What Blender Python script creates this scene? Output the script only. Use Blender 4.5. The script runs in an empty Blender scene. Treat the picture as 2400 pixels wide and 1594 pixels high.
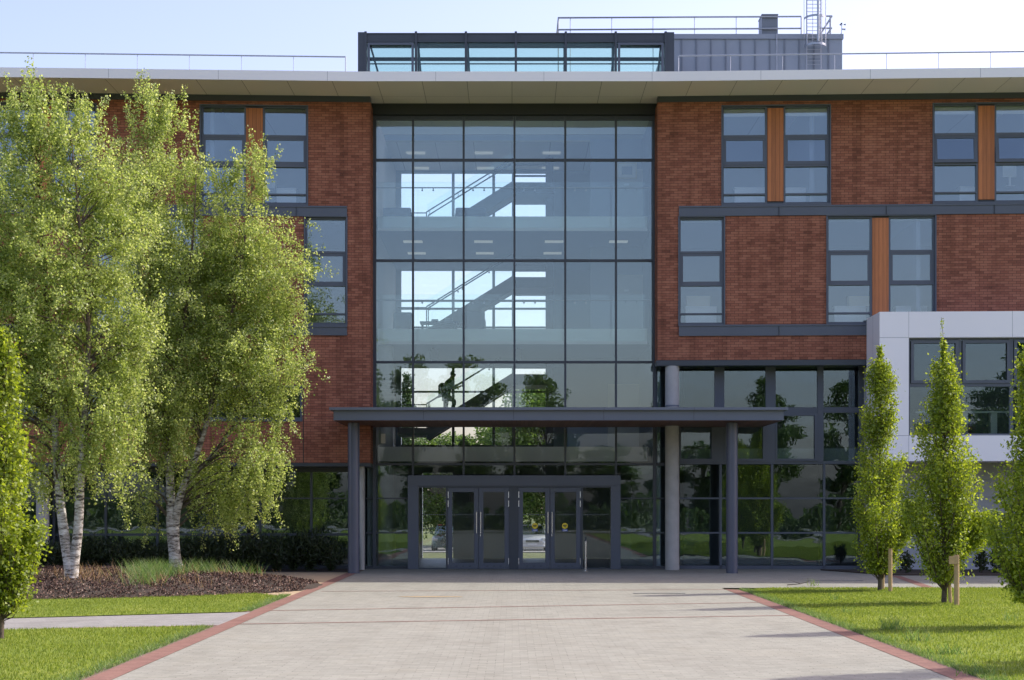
import bpy, math, random
import numpy as np
from mathutils import Vector, Matrix
random.seed(7)
R = math.radians
sc = bpy.context.scene
col = sc.collection
D0, F, YH, EYE = 48.0, 3840.0, 1185.0, 1.89      # camera distance, focal length and horizon measured in the 2400 px photograph
KS, XS = 0.045, 4.35                              # the two wings bend gently forward of the atrium

def wd(px, Y=0.0):                                # distance of a facade point on the bent wings
    s = abs(px-1200)/F
    if s*(D0+Y) > XS: return (D0+Y+KS*XS)/(1+KS*s)
    return D0+Y
def wx(px, Y=0.0): return (px-1200)*wd(px, Y)/F
def wz(py, Y=0.0, px=1200): return EYE+(YH-py)*wd(px, Y)/F
def fx(px, d): return (px-1200)*d/F
def fz(py, d): return EYE+(YH-py)*d/F
def gy(py): return EYE*F/(py-YH)                  # distance of a ground point

# ---------------------------------------------------------------- materials
M = {}
def nt(name):
    m = bpy.data.materials.new(name); m.use_nodes = True
    n = m.node_tree.nodes; l = m.node_tree.links
    M[name] = m
    return m, n, l, n['Principled BSDF']
def plain(name, c, rough=0.6, metal=0.0, var=0.08, scale=3.0, bump=0.0, bscale=60, spec=0.5):
    m, n, l, b = nt(name)
    tc = n.new('ShaderNodeTexCoord'); no = n.new('ShaderNodeTexNoise')
    no.inputs['Scale'].default_value = scale; no.inputs['Detail'].default_value = 6
    l.new(tc.outputs['Object'], no.inputs['Vector'])
    r = n.new('ShaderNodeMixRGB'); r.blend_type = 'MIX'
    r.inputs[1].default_value = (*[x*(1-var) for x in c], 1); r.inputs[2].default_value = (*[min(1, x*(1+var)) for x in c], 1)
    l.new(no.outputs['Fac'], r.inputs[0]); l.new(r.outputs[0], b.inputs['Base Color'])
    b.inputs['Roughness'].default_value = rough; b.inputs['Metallic'].default_value = metal
    b.inputs['Specular IOR Level'].default_value = spec
    if bump:
        n2 = n.new('ShaderNodeTexNoise'); n2.inputs['Scale'].default_value = bscale; n2.inputs['Detail'].default_value = 4
        l.new(tc.outputs['Object'], n2.inputs['Vector'])
        bp = n.new('ShaderNodeBump'); bp.inputs['Strength'].default_value = bump; bp.inputs['Distance'].default_value = .02
        l.new(n2.outputs['Fac'], bp.inputs['Height']); l.new(bp.outputs[0], b.inputs['Normal'])
    return m
def ramp(n, stops):
    r = n.new('ShaderNodeValToRGB')
    e = r.color_ramp.elements
    while len(e) < len(stops): e.new(0.5)
    for i, (p, c) in enumerate(stops):
        e[i].position = p; e[i].color = (*c, 1) if len(c) == 3 else c
    return r
def math_n(n, l, op, a, b=None):
    m = n.new('ShaderNodeMath'); m.operation = op
    for i, v in enumerate((a, b)):
        if v is None: continue
        if hasattr(v, 'links'): l.new(v, m.inputs[i])
        else: m.inputs[i].default_value = v
    return m.outputs[0]

def brick_mat(name, c1, c2, mort):
    m, n, l, b = nt(name)
    tc = n.new('ShaderNodeTexCoord'); sp = n.new('ShaderNodeSeparateXYZ'); cb = n.new('ShaderNodeCombineXYZ')
    l.new(tc.outputs['Object'], sp.inputs[0])
    l.new(math_n(n, l, 'ADD', sp.outputs[0], sp.outputs[1]), cb.inputs[0]); l.new(sp.outputs[2], cb.inputs[1])
    br = n.new('ShaderNodeTexBrick'); l.new(cb.outputs[0], br.inputs['Vector'])
    br.inputs['Scale'].default_value = 1; br.inputs['Brick Width'].default_value = .225; br.inputs['Row Height'].default_value = .075
    br.inputs['Mortar Size'].default_value = .0055; br.inputs['Mortar Smooth'].default_value = .3; br.inputs['Bias'].default_value = 0
    br.inputs['Color1'].default_value = (0, 0, 0, 1); br.inputs['Color2'].default_value = (1, 1, 1, 1); br.inputs['Mortar'].default_value = (.5, .5, .5, 1)
    no = n.new('ShaderNodeTexNoise'); no.inputs['Scale'].default_value = .9; no.inputs['Detail'].default_value = 5; l.new(cb.outputs[0], no.inputs['Vector'])
    nf = n.new('ShaderNodeTexNoise'); nf.inputs['Scale'].default_value = 22; nf.inputs['Detail'].default_value = 5; l.new(tc.outputs['Object'], nf.inputs['Vector'])
    s = math_n(n, l, 'ADD', math_n(n, l, 'MULTIPLY', br.outputs['Color'], .46), math_n(n, l, 'MULTIPLY', no.outputs['Fac'], .56))
    s = math_n(n, l, 'ADD', s, math_n(n, l, 'MULTIPLY', math_n(n, l, 'SUBTRACT', nf.outputs['Fac'], .5), .35))
    rp = ramp(n, [(.12, tuple(x*.55 for x in c1)), (.38, c1), (.65, tuple((x+y)/2 for x, y in zip(c1, c2))), (.95, c2)])
    l.new(s, rp.inputs[0])
    mx = n.new('ShaderNodeMixRGB'); l.new(br.outputs['Fac'], mx.inputs[0]); l.new(rp.outputs[0], mx.inputs[1]); mx.inputs[2].default_value = (*mort, 1)
    sm = n.new('ShaderNodeMapping'); sm.inputs['Scale'].default_value = (2.2, .16, 1); l.new(cb.outputs[0], sm.inputs[0])
    sn = n.new('ShaderNodeTexNoise'); sn.inputs['Scale'].default_value = 1.6; sn.inputs['Detail'].default_value = 5; l.new(sm.outputs[0], sn.inputs['Vector'])
    sr = ramp(n, [(.36, (.78, .77, .76)), (.52, (1, 1, 1)), (.72, (1.0, 1.0, 1.0))]); l.new(sn.outputs['Fac'], sr.inputs[0])
    sx = n.new('ShaderNodeMixRGB'); sx.blend_type = 'MULTIPLY'; sx.inputs[0].default_value = 1; l.new(mx.outputs[0], sx.inputs[1]); l.new(sr.outputs[0], sx.inputs[2])
    l.new(sx.outputs[0], b.inputs['Base Color']); b.inputs['Roughness'].default_value = .85; b.inputs['Specular IOR Level'].default_value = .25
    bp = n.new('ShaderNodeBump'); bp.inputs['Strength'].default_value = .6; bp.inputs['Distance'].default_value = .006; bp.invert = True
    l.new(br.outputs['Fac'], bp.inputs['Height']); l.new(bp.outputs[0], b.inputs['Normal'])
    return m
brick_mat('brick', (.30, .112, .070), (.455, .192, .118), (.085, .052, .040))

plain('frame_metal', (.092, .108, .138), .38, .0, .10, 1.2)
plain('dark_metal', (.050, .060, .073), .42, .0, .10, 1.2)
plain('canopy_metal', (.13, .15, .19), .38, .0, .12, .8)
plain('steel_column', (.085, .095, .13), .35, .0, .12, 2)
plain('black_metal', (.018, .022, .022), .5, .0, .1, 2)
plain('galvanised', (.40, .43, .47), .45, .6, .12, 8)
plain('zinc', (.30, .335, .38), .5, .15, .10, 1.0)
plain('zinc_dark', (.20, .225, .26), .5, .15, .10, 1.0)
plain('white_clad', (.90, .88, .91), .45, .0, .035, .5)
plain('clad_joint', (.26, .27, .30), .6)
plain('fascia_white', (.88, .86, .86), .42, .0, .04, .4)
plain('grey_block', (.42, .43, .46), .75, .0, .08, 2, .15)
plain('concrete', (.44, .43, .41), .8, .0, .22, 3.5, .3, 40)
plain('plaster', (.50, .51, .51), .8, .0, .04, 1)
plain('plaster_blue', (.27, .31, .40), .8, .0, .05, 1)
plain('ceiling_tile', (.28, .30, .33), .85, .0, .05, 1)
plain('slab_edge', (.74, .76, .74), .6, .0, .03, 1)
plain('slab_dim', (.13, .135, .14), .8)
plain('dark_floor', (.12, .12, .12), .45, .0, .2, 2)
plain('stair_steel', (.07, .075, .075), .5, .0, .15, 2)
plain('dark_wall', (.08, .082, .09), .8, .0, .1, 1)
plain('sofa_fabric', (.045, .055, .09), .9, .0, .15, 12)
plain('picture_mount', (.72, .72, .68), .7)
plain('white_plastic', (.75, .76, .77), .5)
plain('cream_card', (.62, .58, .46), .8)
plain('stainless', (.62, .63, .65), .25, .9, .05, 10)
plain('yellow_vinyl', (.95, .72, .04), .5, .0, .02)
plain('blue_vinyl', (.12, .16, .42), .5, .0, .02)
plain('dark_print', (.09, .08, .04), .6)
plain('drain_iron', (.06, .065, .075), .6, .2, .2, 10)
plain('gravel', (.44, .33, .20), .95, .0, .30, 55, .5, 120)
plain('bare_earth', (.17, .125, .085), .95, .0, .35, 25, .5, 60)
plain('asphalt', (.18, .175, .165), .95, .0, .25, 30, .3, 120)
plain('soil', (.045, .032, .022), .95, .0, .35, 12, .6, 40)
plain('skin', (.30, .17, .12), .6)
plain('hair_dark', (.02, .015, .012), .7)
plain('shirt_green', (.035, .10, .055), .9)
plain('trousers_dark', (.03, .033, .03), .9)
plain('backpack_fabric', (.035, .032, .028), .85)
plain('car_green', (.10, .16, .15), .28, .3, .03)
plain('car_silver', (.62, .64, .64), .28, .3, .03)
plain('car_red', (.35, .03, .03), .3, .1, .03)
plain('tyre', (.02, .02, .02), .85)
plain('headlamp', (.65, .68, .70), .1, .4, .02)
plain('cable_pale', (.6, .58, .5), .7)
plain('stake_wood', (.46, .32, .17), .8, .0, .25, 14, .3, 50)
plain('yellow_paint', (.36, .28, .16), .8, .0, .3, 15)

def timber(name, c, axis='x', w=.115):
    m, n, l, b = nt(name)
    tc = n.new('ShaderNodeTexCoord'); sp = n.new('ShaderNodeSeparateXYZ'); l.new(tc.outputs['Object'], sp.inputs[0])
    f = math_n(n, l, 'DIVIDE', sp.outputs[0], w); fr = math_n(n, l, 'FRACT', f); fl = math_n(n, l, 'FLOOR', f)
    wn = n.new('ShaderNodeTexWhiteNoise'); wn.noise_dimensions = '1D'; l.new(fl, wn.inputs['W'])
    mp = n.new('ShaderNodeMapping'); mp.inputs['Scale'].default_value = (30, 30, 1.6) if axis == 'x' else (30, 2, 30)
    l.new(tc.outputs['Object'], mp.inputs[0]); no = n.new('ShaderNodeTexNoise'); no.inputs['Scale'].default_value = 1.5; no.inputs['Detail'].default_value = 6
    l.new(mp.outputs[0], no.inputs['Vector'])
    s = math_n(n, l, 'ADD', math_n(n, l, 'MULTIPLY', wn.outputs['Value'], .4), math_n(n, l, 'MULTIPLY', no.outputs['Fac'], .6))
    rp = ramp(n, [(.1, tuple(x*.6 for x in c)), (.5, c), (.9, tuple(min(1, x*1.35) for x in c))]); l.new(s, rp.inputs[0])
    ln = math_n(n, l, 'LESS_THAN', fr, .07)
    mx = n.new('ShaderNodeMixRGB'); l.new(ln, mx.inputs[0]); l.new(rp.outputs[0], mx.inputs[1]); mx.inputs[2].default_value = (*[x*.25 for x in c], 1)
    l.new(mx.outputs[0], b.inputs['Base Color']); b.inputs['Roughness'].default_value = .6
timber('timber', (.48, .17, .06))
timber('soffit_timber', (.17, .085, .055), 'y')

def panel_mat(name, c, w, h, line, off=0.0):
    m, n, l, b = nt(name)
    tc = n.new('ShaderNodeTexCoord'); br = n.new('ShaderNodeTexBrick'); l.new(tc.outputs['Object'], br.inputs['Vector'])
    br.offset = off; br.inputs['Scale'].default_value = 1; br.inputs['Brick Width'].default_value = w; br.inputs['Row Height'].default_value = h
    br.inputs['Mortar Size'].default_value = .008; br.inputs['Mortar Smooth'].default_value = .1
    br.inputs['Color1'].default_value = (*[x*.97 for x in c], 1); br.inputs['Color2'].default_value = (*[x*1.03 for x in c], 1); br.inputs['Mortar'].default_value = (*line, 1)
    l.new(br.outputs['Color'], b.inputs['Base Color']); b.inputs['Roughness'].default_value = .55
panel_mat('soffit_panel', (.90, .86, .76), 1.27, 6.0, (.35, .33, .27))

def paving_mat(name, cA, cB, joint, jm=.35):
    m, n, l, b = nt(name)
    tc = n.new('ShaderNodeTexCoord'); br = n.new('ShaderNodeTexBrick'); l.new(tc.outputs['Object'], br.inputs['Vector'])
    br.inputs['Scale'].default_value = 1; br.inputs['Brick Width'].default_value = .20; br.inputs['Row Height'].default_value = .10
    br.inputs['Mortar Size'].default_value = .004; br.inputs['Mortar Smooth'].default_value = .2
    br.inputs['Color1'].default_value = (0, 0, 0, 1); br.inputs['Color2'].default_value = (1, 1, 1, 1); br.inputs['Mortar'].default_value = (.5, .5, .5, 1)
    n1 = n.new('ShaderNodeTexNoise'); n1.inputs['Scale'].default_value = .35; n1.inputs['Detail'].default_value = 6; l.new(tc.outputs['Object'], n1.inputs['Vector'])
    n2 = n.new('ShaderNodeTexNoise'); n2.inputs['Scale'].default_value = 9; n2.inputs['Detail'].default_value = 3; l.new(tc.outputs['Object'], n2.inputs['Vector'])
    s = math_n(n, l, 'ADD', math_n(n, l, 'MULTIPLY', br.outputs['Color'], .55), math_n(n, l, 'MULTIPLY', n1.outputs['Fac'], .5))
    rp = ramp(n, [(.1, cA), (.9, cB)]); l.new(s, rp.inputs[0])
    r2 = ramp(n, [(.50, (0, 0, 0)), (.62, (1, 1, 1))]); l.new(n2.outputs['Fac'], r2.inputs[0])
    jf = math_n(n, l, 'MULTIPLY', br.outputs['Fac'], math_n(n, l, 'ADD', math_n(n, l, 'MULTIPLY', r2.outputs[0], 1-jm), jm))
    mx = n.new('ShaderNodeMixRGB'); l.new(jf, mx.inputs[0]); l.new(rp.outputs[0], mx.inputs[1]); mx.inputs[2].default_value = (*joint, 1)
    n3 = n.new('ShaderNodeTexNoise'); n3.inputs['Scale'].default_value = .9; n3.inputs['Detail'].default_value = 9; n3.inputs['Roughness'].default_value = .7; n3.inputs['Distortion'].default_value = .6; l.new(tc.outputs['Object'], n3.inputs['Vector'])
    r3 = ramp(n, [(.36, (.90, .89, .88)), (.50, (1, 1, 1)), (.66, (1.0, .985, .96))]); l.new(n3.outputs['Fac'], r3.inputs[0])
    tm = n.new('ShaderNodeMapping'); tm.inputs['Scale'].default_value = (1.1, .05, 1); tm.inputs['Rotation'].default_value = (0, 0, .05); l.new(tc.outputs['Object'], tm.inputs[0])
    n4 = n.new('ShaderNodeTexNoise'); n4.inputs['Scale'].default_value = 1.3; n4.inputs['Detail'].default_value = 4; l.new(tm.outputs[0], n4.inputs['Vector'])
    r4 = ramp(n, [(.38, (.95, .945, .94)), (.52, (1, 1, 1)), (.8, (1, 1, 1))]); l.new(n4.outputs['Fac'], r4.inputs[0])
    d1 = n.new('ShaderNodeMixRGB'); d1.blend_type = 'MULTIPLY'; d1.inputs[0].default_value = 1; l.new(mx.outputs[0], d1.inputs[1]); l.new(r3.outputs[0], d1.inputs[2])
    d2 = n.new('ShaderNodeMixRGB'); d2.blend_type = 'MULTIPLY'; d2.inputs[0].default_value = 1; l.new(d1.outputs[0], d2.inputs[1]); l.new(r4.outputs[0], d2.inputs[2])
    l.new(d2.outputs[0], b.inputs['Base Color']); b.inputs['Roughness'].default_value = .85; b.inputs['Specular IOR Level'].default_value = .3
    bp = n.new('ShaderNodeBump'); bp.inputs['Strength'].default_value = .5; bp.inputs['Distance'].default_value = .004; bp.invert = True
    l.new(br.outputs['Fac'], bp.inputs['Height']); l.new(bp.outputs[0], b.inputs['Normal'])
paving_mat('paving', (.248, .246, .200), (.326, .322, .266), (.08, .07, .06), .14)
paving_mat('paving_grey', (.24, .235, .215), (.32, .31, .285), (.10, .09, .08), .2)
paving_mat('red_block', (.20, .105, .082), (.27, .150, .115), (.16, .08, .06), .4)

def grass_mat(name, a, b_, c):
    m, n, l, b = nt(name)
    tc = n.new('ShaderNodeTexCoord'); n1 = n.new('ShaderNodeTexNoise'); n1.inputs['Scale'].default_value = .8; n1.inputs['Detail'].default_value = 8
    n1.inputs['Roughness'].default_value = .65
    l.new(tc.outputs['Object'], n1.inputs['Vector'])
    n2 = n.new('ShaderNodeTexNoise'); n2.inputs['Scale'].default_value = 25; n2.inputs['Detail'].default_value = 5; l.new(tc.outputs['Object'], n2.inputs['Vector'])
    s = math_n(n, l, 'ADD', math_n(n, l, 'MULTIPLY', n1.outputs['Fac'], .6), math_n(n, l, 'MULTIPLY', n2.outputs['Fac'], .4))
    rp = ramp(n, [(.32, a), (.5, b_), (.68, c)]); l.new(s, rp.inputs[0]); l.new(rp.outputs[0], b.inputs['Base Color'])
    b.inputs['Roughness'].default_value = .9; b.inputs['Specular IOR Level'].default_value = .15
    bp = n.new('ShaderNodeBump'); bp.inputs['Strength'].default_value = .6; bp.inputs['Distance'].default_value = .03
    l.new(n2.outputs['Fac'], bp.inputs['Height']); l.new(bp.outputs[0], b.inputs['Normal'])
grass_mat('lawn', (.105, .15, .020), (.165, .22, .032), (.27, .29, .065))
grass_mat('field', (.08, .09, .035), (.11, .125, .05), (.15, .16, .07))

def leaf_mat(name, dark, mid, light, trans=.45, gloss=.06):
    m, n, l, b = nt(name)
    n.remove(b); out = n['Material Output']
    g = n.new('ShaderNodeNewGeometry'); rp = ramp(n, [(0, dark), (.5, mid), (1, light)]); l.new(g.outputs['Random Per Island'], rp.inputs[0])
    df = n.new('ShaderNodeBsdfDiffuse'); tr = n.new('ShaderNodeBsdfTranslucent'); gl = n.new('ShaderNodeBsdfGlossy'); gl.inputs['Roughness'].default_value = .5
    hs = n.new('ShaderNodeHueSaturation'); hs.inputs['Hue'].default_value = .494; hs.inputs['Value'].default_value = 1.9; hs.inputs['Saturation'].default_value = 1.05
    l.new(rp.outputs[0], df.inputs[0]); l.new(rp.outputs[0], hs.inputs['Color']); l.new(hs.outputs[0], tr.inputs[0])
    m1 = n.new('ShaderNodeMixShader'); m1.inputs[0].default_value = trans; l.new(df.outputs[0], m1.inputs[1]); l.new(tr.outputs[0], m1.inputs[2])
    m2 = n.new('ShaderNodeMixShader'); m2.inputs[0].default_value = gloss; l.new(m1.outputs[0], m2.inputs[1]); l.new(gl.outputs[0], m2.inputs[2])
    l.new(m2.outputs[0], out.inputs[0])
leaf_mat('birch_leaf', (.145, .20, .038), (.27, .34, .075), (.46, .51, .18), .55, .05)
leaf_mat('hornbeam_leaf', (.10, .145, .012), (.205, .275, .024), (.34, .40, .048), .48, .04)
leaf_mat('far_leaf', (.05, .09, .018), (.09, .15, .03), (.15, .21, .05), .45, .03)
leaf_mat('conifer_leaf', (.025, .05, .018), (.04, .075, .025), (.06, .10, .035), .25, .02)
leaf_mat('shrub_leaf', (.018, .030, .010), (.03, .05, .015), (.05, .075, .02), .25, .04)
leaf_mat('grass_blade', (.105, .155, .016), (.17, .23, .030), (.27, .31, .065), .4, .02)
leaf_mat('weed_blade', (.07, .14, .03), (.12, .22, .05), (.25, .28, .10), .4, .03)
leaf_mat('mulch_chip', (.035, .018, .012), (.10, .055, .038), (.30, .20, .15), .0, .02)
leaf_mat('dry_seed', (.30, .19, .08), (.42, .29, .14), (.5, .4, .24), .2, .0)

def bark(name, white=True):
    m, n, l, b = nt(name)
    tc = n.new('ShaderNodeTexCoord'); mp = n.new('ShaderNodeMapping'); mp.inputs['Scale'].default_value = (2.0, 2.0, 7.0); l.new(tc.outputs['Object'], mp.inputs[0])
    no = n.new('ShaderNodeTexNoise'); no.inputs['Scale'].default_value = 2.2; no.inputs['Detail'].default_value = 8; no.inputs['Roughness'].default_value = .7; l.new(mp.outputs[0], no.inputs['Vector'])
    if white: rp = ramp(n, [(.40, (.05, .042, .035)), (.48, (.36, .32, .27)), (.58, (.62, .59, .54)), (.75, (.72, .69, .64))])
    else: rp = ramp(n, [(.3, (.05, .038, .026)), (.6, (.11, .085, .06)), (.8, (.18, .14, .10))])
    l.new(no.outputs['Fac'], rp.inputs[0]); b.inputs['Roughness'].default_value = .85
    if white:      # young wood high in the tree is brown, only the old trunk is white
        sp = n.new('ShaderNodeSeparateXYZ'); l.new(tc.outputs['Object'], sp.inputs[0]); r2 = ramp(n, [(.28, (0, 0, 0)), (.60, (1, 1, 1))]); l.new(math_n(n, l, 'DIVIDE', sp.outputs[2], 9), r2.inputs[0])
        mx = n.new('ShaderNodeMixRGB'); l.new(r2.outputs[0], mx.inputs[0]); l.new(rp.outputs[0], mx.inputs[1]); mx.inputs[2].default_value = (.11, .075, .055, 1); l.new(mx.outputs[0], b.inputs['Base Color'])
    else: l.new(rp.outputs[0], b.inputs['Base Color'])
    bp = n.new('ShaderNodeBump'); bp.inputs['Strength'].default_value = .6; bp.inputs['Distance'].default_value = .02; l.new(no.outputs['Fac'], bp.inputs['Height']); l.new(bp.outputs[0], b.inputs['Normal'])
bark('birch_bark', True); bark('twig_bark', False)

def glass(name, tint, refl, wav=0.0, wscale=1.0, gc=(.80, .95, .99)):
    m, n, l, b = nt(name)
    n.remove(b); out = n['Material Output']
    t = n.new('ShaderNodeBsdfTransparent'); t.inputs[0].default_value = (*tint, 1)
    g = n.new('ShaderNodeBsdfGlossy'); g.inputs['Roughness'].default_value = .0; g.inputs[0].default_value = (*gc, 1)
    fr = n.new('ShaderNodeFresnel'); fr.inputs['IOR'].default_value = 1.45
    f = math_n(n, l, 'ADD', math_n(n, l, 'MULTIPLY', fr.outputs[0], 1.0), refl)
    f = math_n(n, l, 'MINIMUM', f, 1.0)
    if wav:
        tc = n.new('ShaderNodeTexCoord'); no = n.new('ShaderNodeTexNoise'); no.inputs['Scale'].default_value = wscale; no.inputs['Detail'].default_value = 1.5
        mp = n.new('ShaderNodeMapping'); mp.inputs['Scale'].default_value = (.7, 1, 1.3)
        l.new(tc.outputs['Object'], mp.inputs[0]); l.new(mp.outputs[0], no.inputs['Vector'])
        bp = n.new('ShaderNodeBump'); bp.inputs['Strength'].default_value = 1; bp.inputs['Distance'].default_value = wav
        l.new(no.outputs['Fac'], bp.inputs['Height']); l.new(bp.outputs[0], g.inputs['Normal'])
    mx = n.new('ShaderNodeMixShader'); l.new(f, mx.inputs[0]); l.new(t.outputs[0], mx.inputs[1]); l.new(g.outputs[0], mx.inputs[2])
    l.new(mx.outputs[0], out.inputs[0])
glass('glass_atrium', (.94, .978, .968), .085, .0012, .9)
glass('glass_window', (.92, .95, .97), .10, .0010, 1.0)
glass('glass_ground', (.86, .92, .91), .06, .0022, 1.3, (.70, .88, 1))
glass('glass_door', (.97, .985, .98), .01, .0006, 1.0)
glass('glass_rear', (.965, .993, .99), .0)
glass('glass_roof', (.86, .935, .90), .0)
glass('glass_rail', (.955, .99, .98), .0)
glass('glass_car', (.35, .42, .42), .10)

def emis(name, c, s):
    m, n, l, b = nt(name)
    b.inputs['Base Color'].default_value = (.8, .8, .75, 1); b.inputs['Emission Color'].default_value = (*c, 1); b.inputs['Emission Strength'].default_value = s
emis('lamp_lit', (1, .97, .86), .08)

# ---------------------------------------------------------------- mesh helpers
class MB:
    def __init__(s): s.v = []; s.f = []
    def quad(s, a, b, c, d):
        i = len(s.v); s.v += [tuple(a), tuple(b), tuple(c), tuple(d)]; s.f.append((i, i+1, i+2, i+3))
    def box(s, x0, x1, y0, y1, z0, z1):
        if x0 > x1: x0, x1 = x1, x0
        if y0 > y1: y0, y1 = y1, y0
        if z0 > z1: z0, z1 = z1, z0
        i = len(s.v)
        s.v += [(x0,y0,z0),(x1,y0,z0),(x1,y1,z0),(x0,y1,z0),(x0,y0,z1),(x1,y0,z1),(x1,y1,z1),(x0,y1,z1)]
        s.f += [tuple(i+k for k in q) for q in ((0,3,2,1),(4,5,6,7),(0,1,5,4),(1,2,6,5),(2,3,7,6),(3,0,4,7))]
        return s
    def tube(s, p0, p1, r0, r1=None, n=8, cap=True):
        r1 = r0 if r1 is None else r1
        p0 = Vector(p0); p1 = Vector(p1); ax = (p1-p0)
        if ax.length < 1e-6: return s
        ax.normalize(); u = ax.orthogonal().normalized(); w = ax.cross(u); i = len(s.v)
        for k in range(n):
            a = 2*math.pi*k/n; o = u*math.cos(a)+w*math.sin(a)
            s.v += [tuple(p0+o*r0), tuple(p1+o*r1)]
        for k in range(n):
            j = (k+1) % n; s.f.append((i+2*k, i+2*j, i+2*j+1, i+2*k+1))
        if cap:
            s.f.append(tuple(i+2*k for k in range(n))[::-1]); s.f.append(tuple(i+2*k+1 for k in range(n)))
        return s
    def path(s, pts, rads, n=8):
        pts = [Vector(p) for p in pts]; base = len(s.v); u = None
        for q, p in enumerate(pts):
            ax = (pts[min(q+1, len(pts)-1)]-pts[max(q-1, 0)]).normalized()
            if u is None: u = ax.orthogonal().normalized()
            u = (u-ax*u.dot(ax)).normalized(); w = ax.cross(u)
            for k in range(n):
                a = 2*math.pi*k/n; s.v.append(tuple(p+(u*math.cos(a)+w*math.sin(a))*rads[q]))
        for q in range(len(pts)-1):
            for k in range(n):
                j = (k+1) % n; a = base+q*n
                s.f.append((a+k, a+j, a+n+j, a+n+k))
        s.f.append(tuple(base+k for k in range(n))[::-1]); e = base+(len(pts)-1)*n; s.f.append(tuple(e+k for k in range(n)))
        return s
    def prism(s, poly, y0, y1):                    # polygon in x,z pushed along y
        i = len(s.v); n = len(poly)
        s.v += [(x, y0, z) for x, z in poly]+[(x, y1, z) for x, z in poly]
        s.f.append(tuple(range(i, i+n))); s.f.append(tuple(range(i+2*n-1, i+n-1, -1)))
        for k in range(n):
            j = (k+1) % n; s.f.append((i+k, i+n+k, i+n+j, i+j))
        return s
    def flat(s, poly, z):
        i = len(s.v); s.v += [(x, y, z) for x, y in poly]; s.f.append(tuple(range(i, i+len(poly)))); return s
    def wall(s, xs0, xs1, z0, z1, holes, y, dep):   # a front face with openings and their reveals
        X = sorted({xs0, xs1, *[h[0] for h in holes], *[h[1] for h in holes]}); Z = sorted({z0, z1, *[h[2] for h in holes], *[h[3] for h in holes]})
        X = [x for x in X if xs0 <= x <= xs1]; Z = [z for z in Z if z0 <= z <= z1]
        def solid(i, j):
            if i < 0 or j < 0 or i >= len(X)-1 or j >= len(Z)-1: return False
            cx = (X[i]+X[i+1])/2; cz = (Z[j]+Z[j+1])/2
            return not any(h[0] < cx < h[1] and h[2] < cz < h[3] for h in holes)
        for i in range(len(X)-1):
            for j in range(len(Z)-1):
                if not solid(i, j): continue
                a, b, c, d = X[i], X[i+1], Z[j], Z[j+1]
                s.quad((a,y,c),(b,y,c),(b,y,d),(a,y,d))
                s.quad((a,y+dep,d),(b,y+dep,d),(b,y+dep,c),(a,y+dep,c))
                if not solid(i-1, j): s.quad((a,y,c),(a,y,d),(a,y+dep,d),(a,y+dep,c))
                if not solid(i+1, j): s.quad((b,y,c),(b,y+dep,c),(b,y+dep,d),(b,y,d))
                if not solid(i, j-1): s.quad((a,y,c),(a,y+dep,c),(b,y+dep,c),(b,y,c))
                if not solid(i, j+1): s.quad((a,y,d),(b,y,d),(b,y+dep,d),(a,y+dep,d))
        return s
    def build(s, name, mat, parent=None, shear=False, smooth=False, bevel=0, loc=None):
        me = bpy.data.meshes.new(name); v = s.v
        if shear: v = [(x, y-KS*max(0, abs(x)-XS), z) for x, y, z in v]
        me.from_pydata(v, [], s.f); me.materials.append(M[mat]); me.update()
        if smooth:
            me.polygons.foreach_set('use_smooth', [True]*len(me.polygons))
            me.set_sharp_from_angle(angle=R(40))
        o = bpy.data.objects.new(name, me); col.objects.link(o)
        if parent: o.parent = parent
        if loc: o.location = loc
        if bevel:
            b = o.modifiers.new('bevel', 'BEVEL'); b.width = bevel; b.segments = 2; b.limit_method = 'ANGLE'
        return o
def build_each(mb, name, mat, parent=None, shear=False, **k):
    for i in range(0, len(mb.v), 8):
        m = MB(); m.v = mb.v[i:i+8]; m.f = [tuple(q-i for q in f) for f in mb.f if i <= f[0] < i+8]; m.build(name, mat, parent, shear, **k)
def empty(name, label, cat, loc=(0, 0, 0), group=None, rz=0):
    o = bpy.data.objects.new(name, None); col.objects.link(o); o.location = loc; o.rotation_euler = (0, 0, rz)
    return tag(o, label, cat, group)
def tag(o, label=None, cat=None, group=None, kind=None):
    if label: o['label'] = label
    if cat: o['category'] = cat
    if group: o['group'] = group
    if kind: o['kind'] = kind
    return o
def npmesh(name, v, nper, mat, parent=None, loc=None):   # v: (N*nper,3), every nper vertices one face
    me = bpy.data.meshes.new(name); n = len(v)//nper
    me.vertices.add(len(v)); me.vertices.foreach_set('co', np.asarray(v, np.float32).ravel())
    me.loops.add(n*nper); me.loops.foreach_set('vertex_index', np.arange(n*nper, dtype=np.int32))
    me.polygons.add(n); me.polygons.foreach_set('loop_start', np.arange(0, n*nper, nper, dtype=np.int32))
    try: me.polygons.foreach_set('loop_total', np.full(n, nper, dtype=np.int32))
    except Exception: pass
    me.materials.append(M[mat]); me.update(calc_edges=True); me.validate()
    o = bpy.data.objects.new(name, me); col.objects.link(o)
    if parent: o.parent = parent
    if loc: o.location = loc
    return o
def copy_tree(o, parent=None):
    c = o.copy(); col.objects.link(c); c.parent = parent
    for ch in list(o.children): copy_tree(ch, c)
    return c
rng = np.random.default_rng(11)
def leaf_quads(P, L, W, up=0.0, r=rng):
    n = len(P); a = r.normal(size=(n, 3)); a[:, 2] += up; a /= np.linalg.norm(a, axis=1)[:, None]
    b = r.normal(size=(n, 3)); b -= (b*a).sum(1)[:, None]*a; b /= np.linalg.norm(b, axis=1)[:, None]
    s = r.uniform(.65, 1.25, size=(n, 1)); l = a*L*s; w = b*W*s*.5
    q = np.stack([P, P+l*.45+w, P+l, P+l*.45-w], 1)
    return q.reshape(-1, 3)
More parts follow.
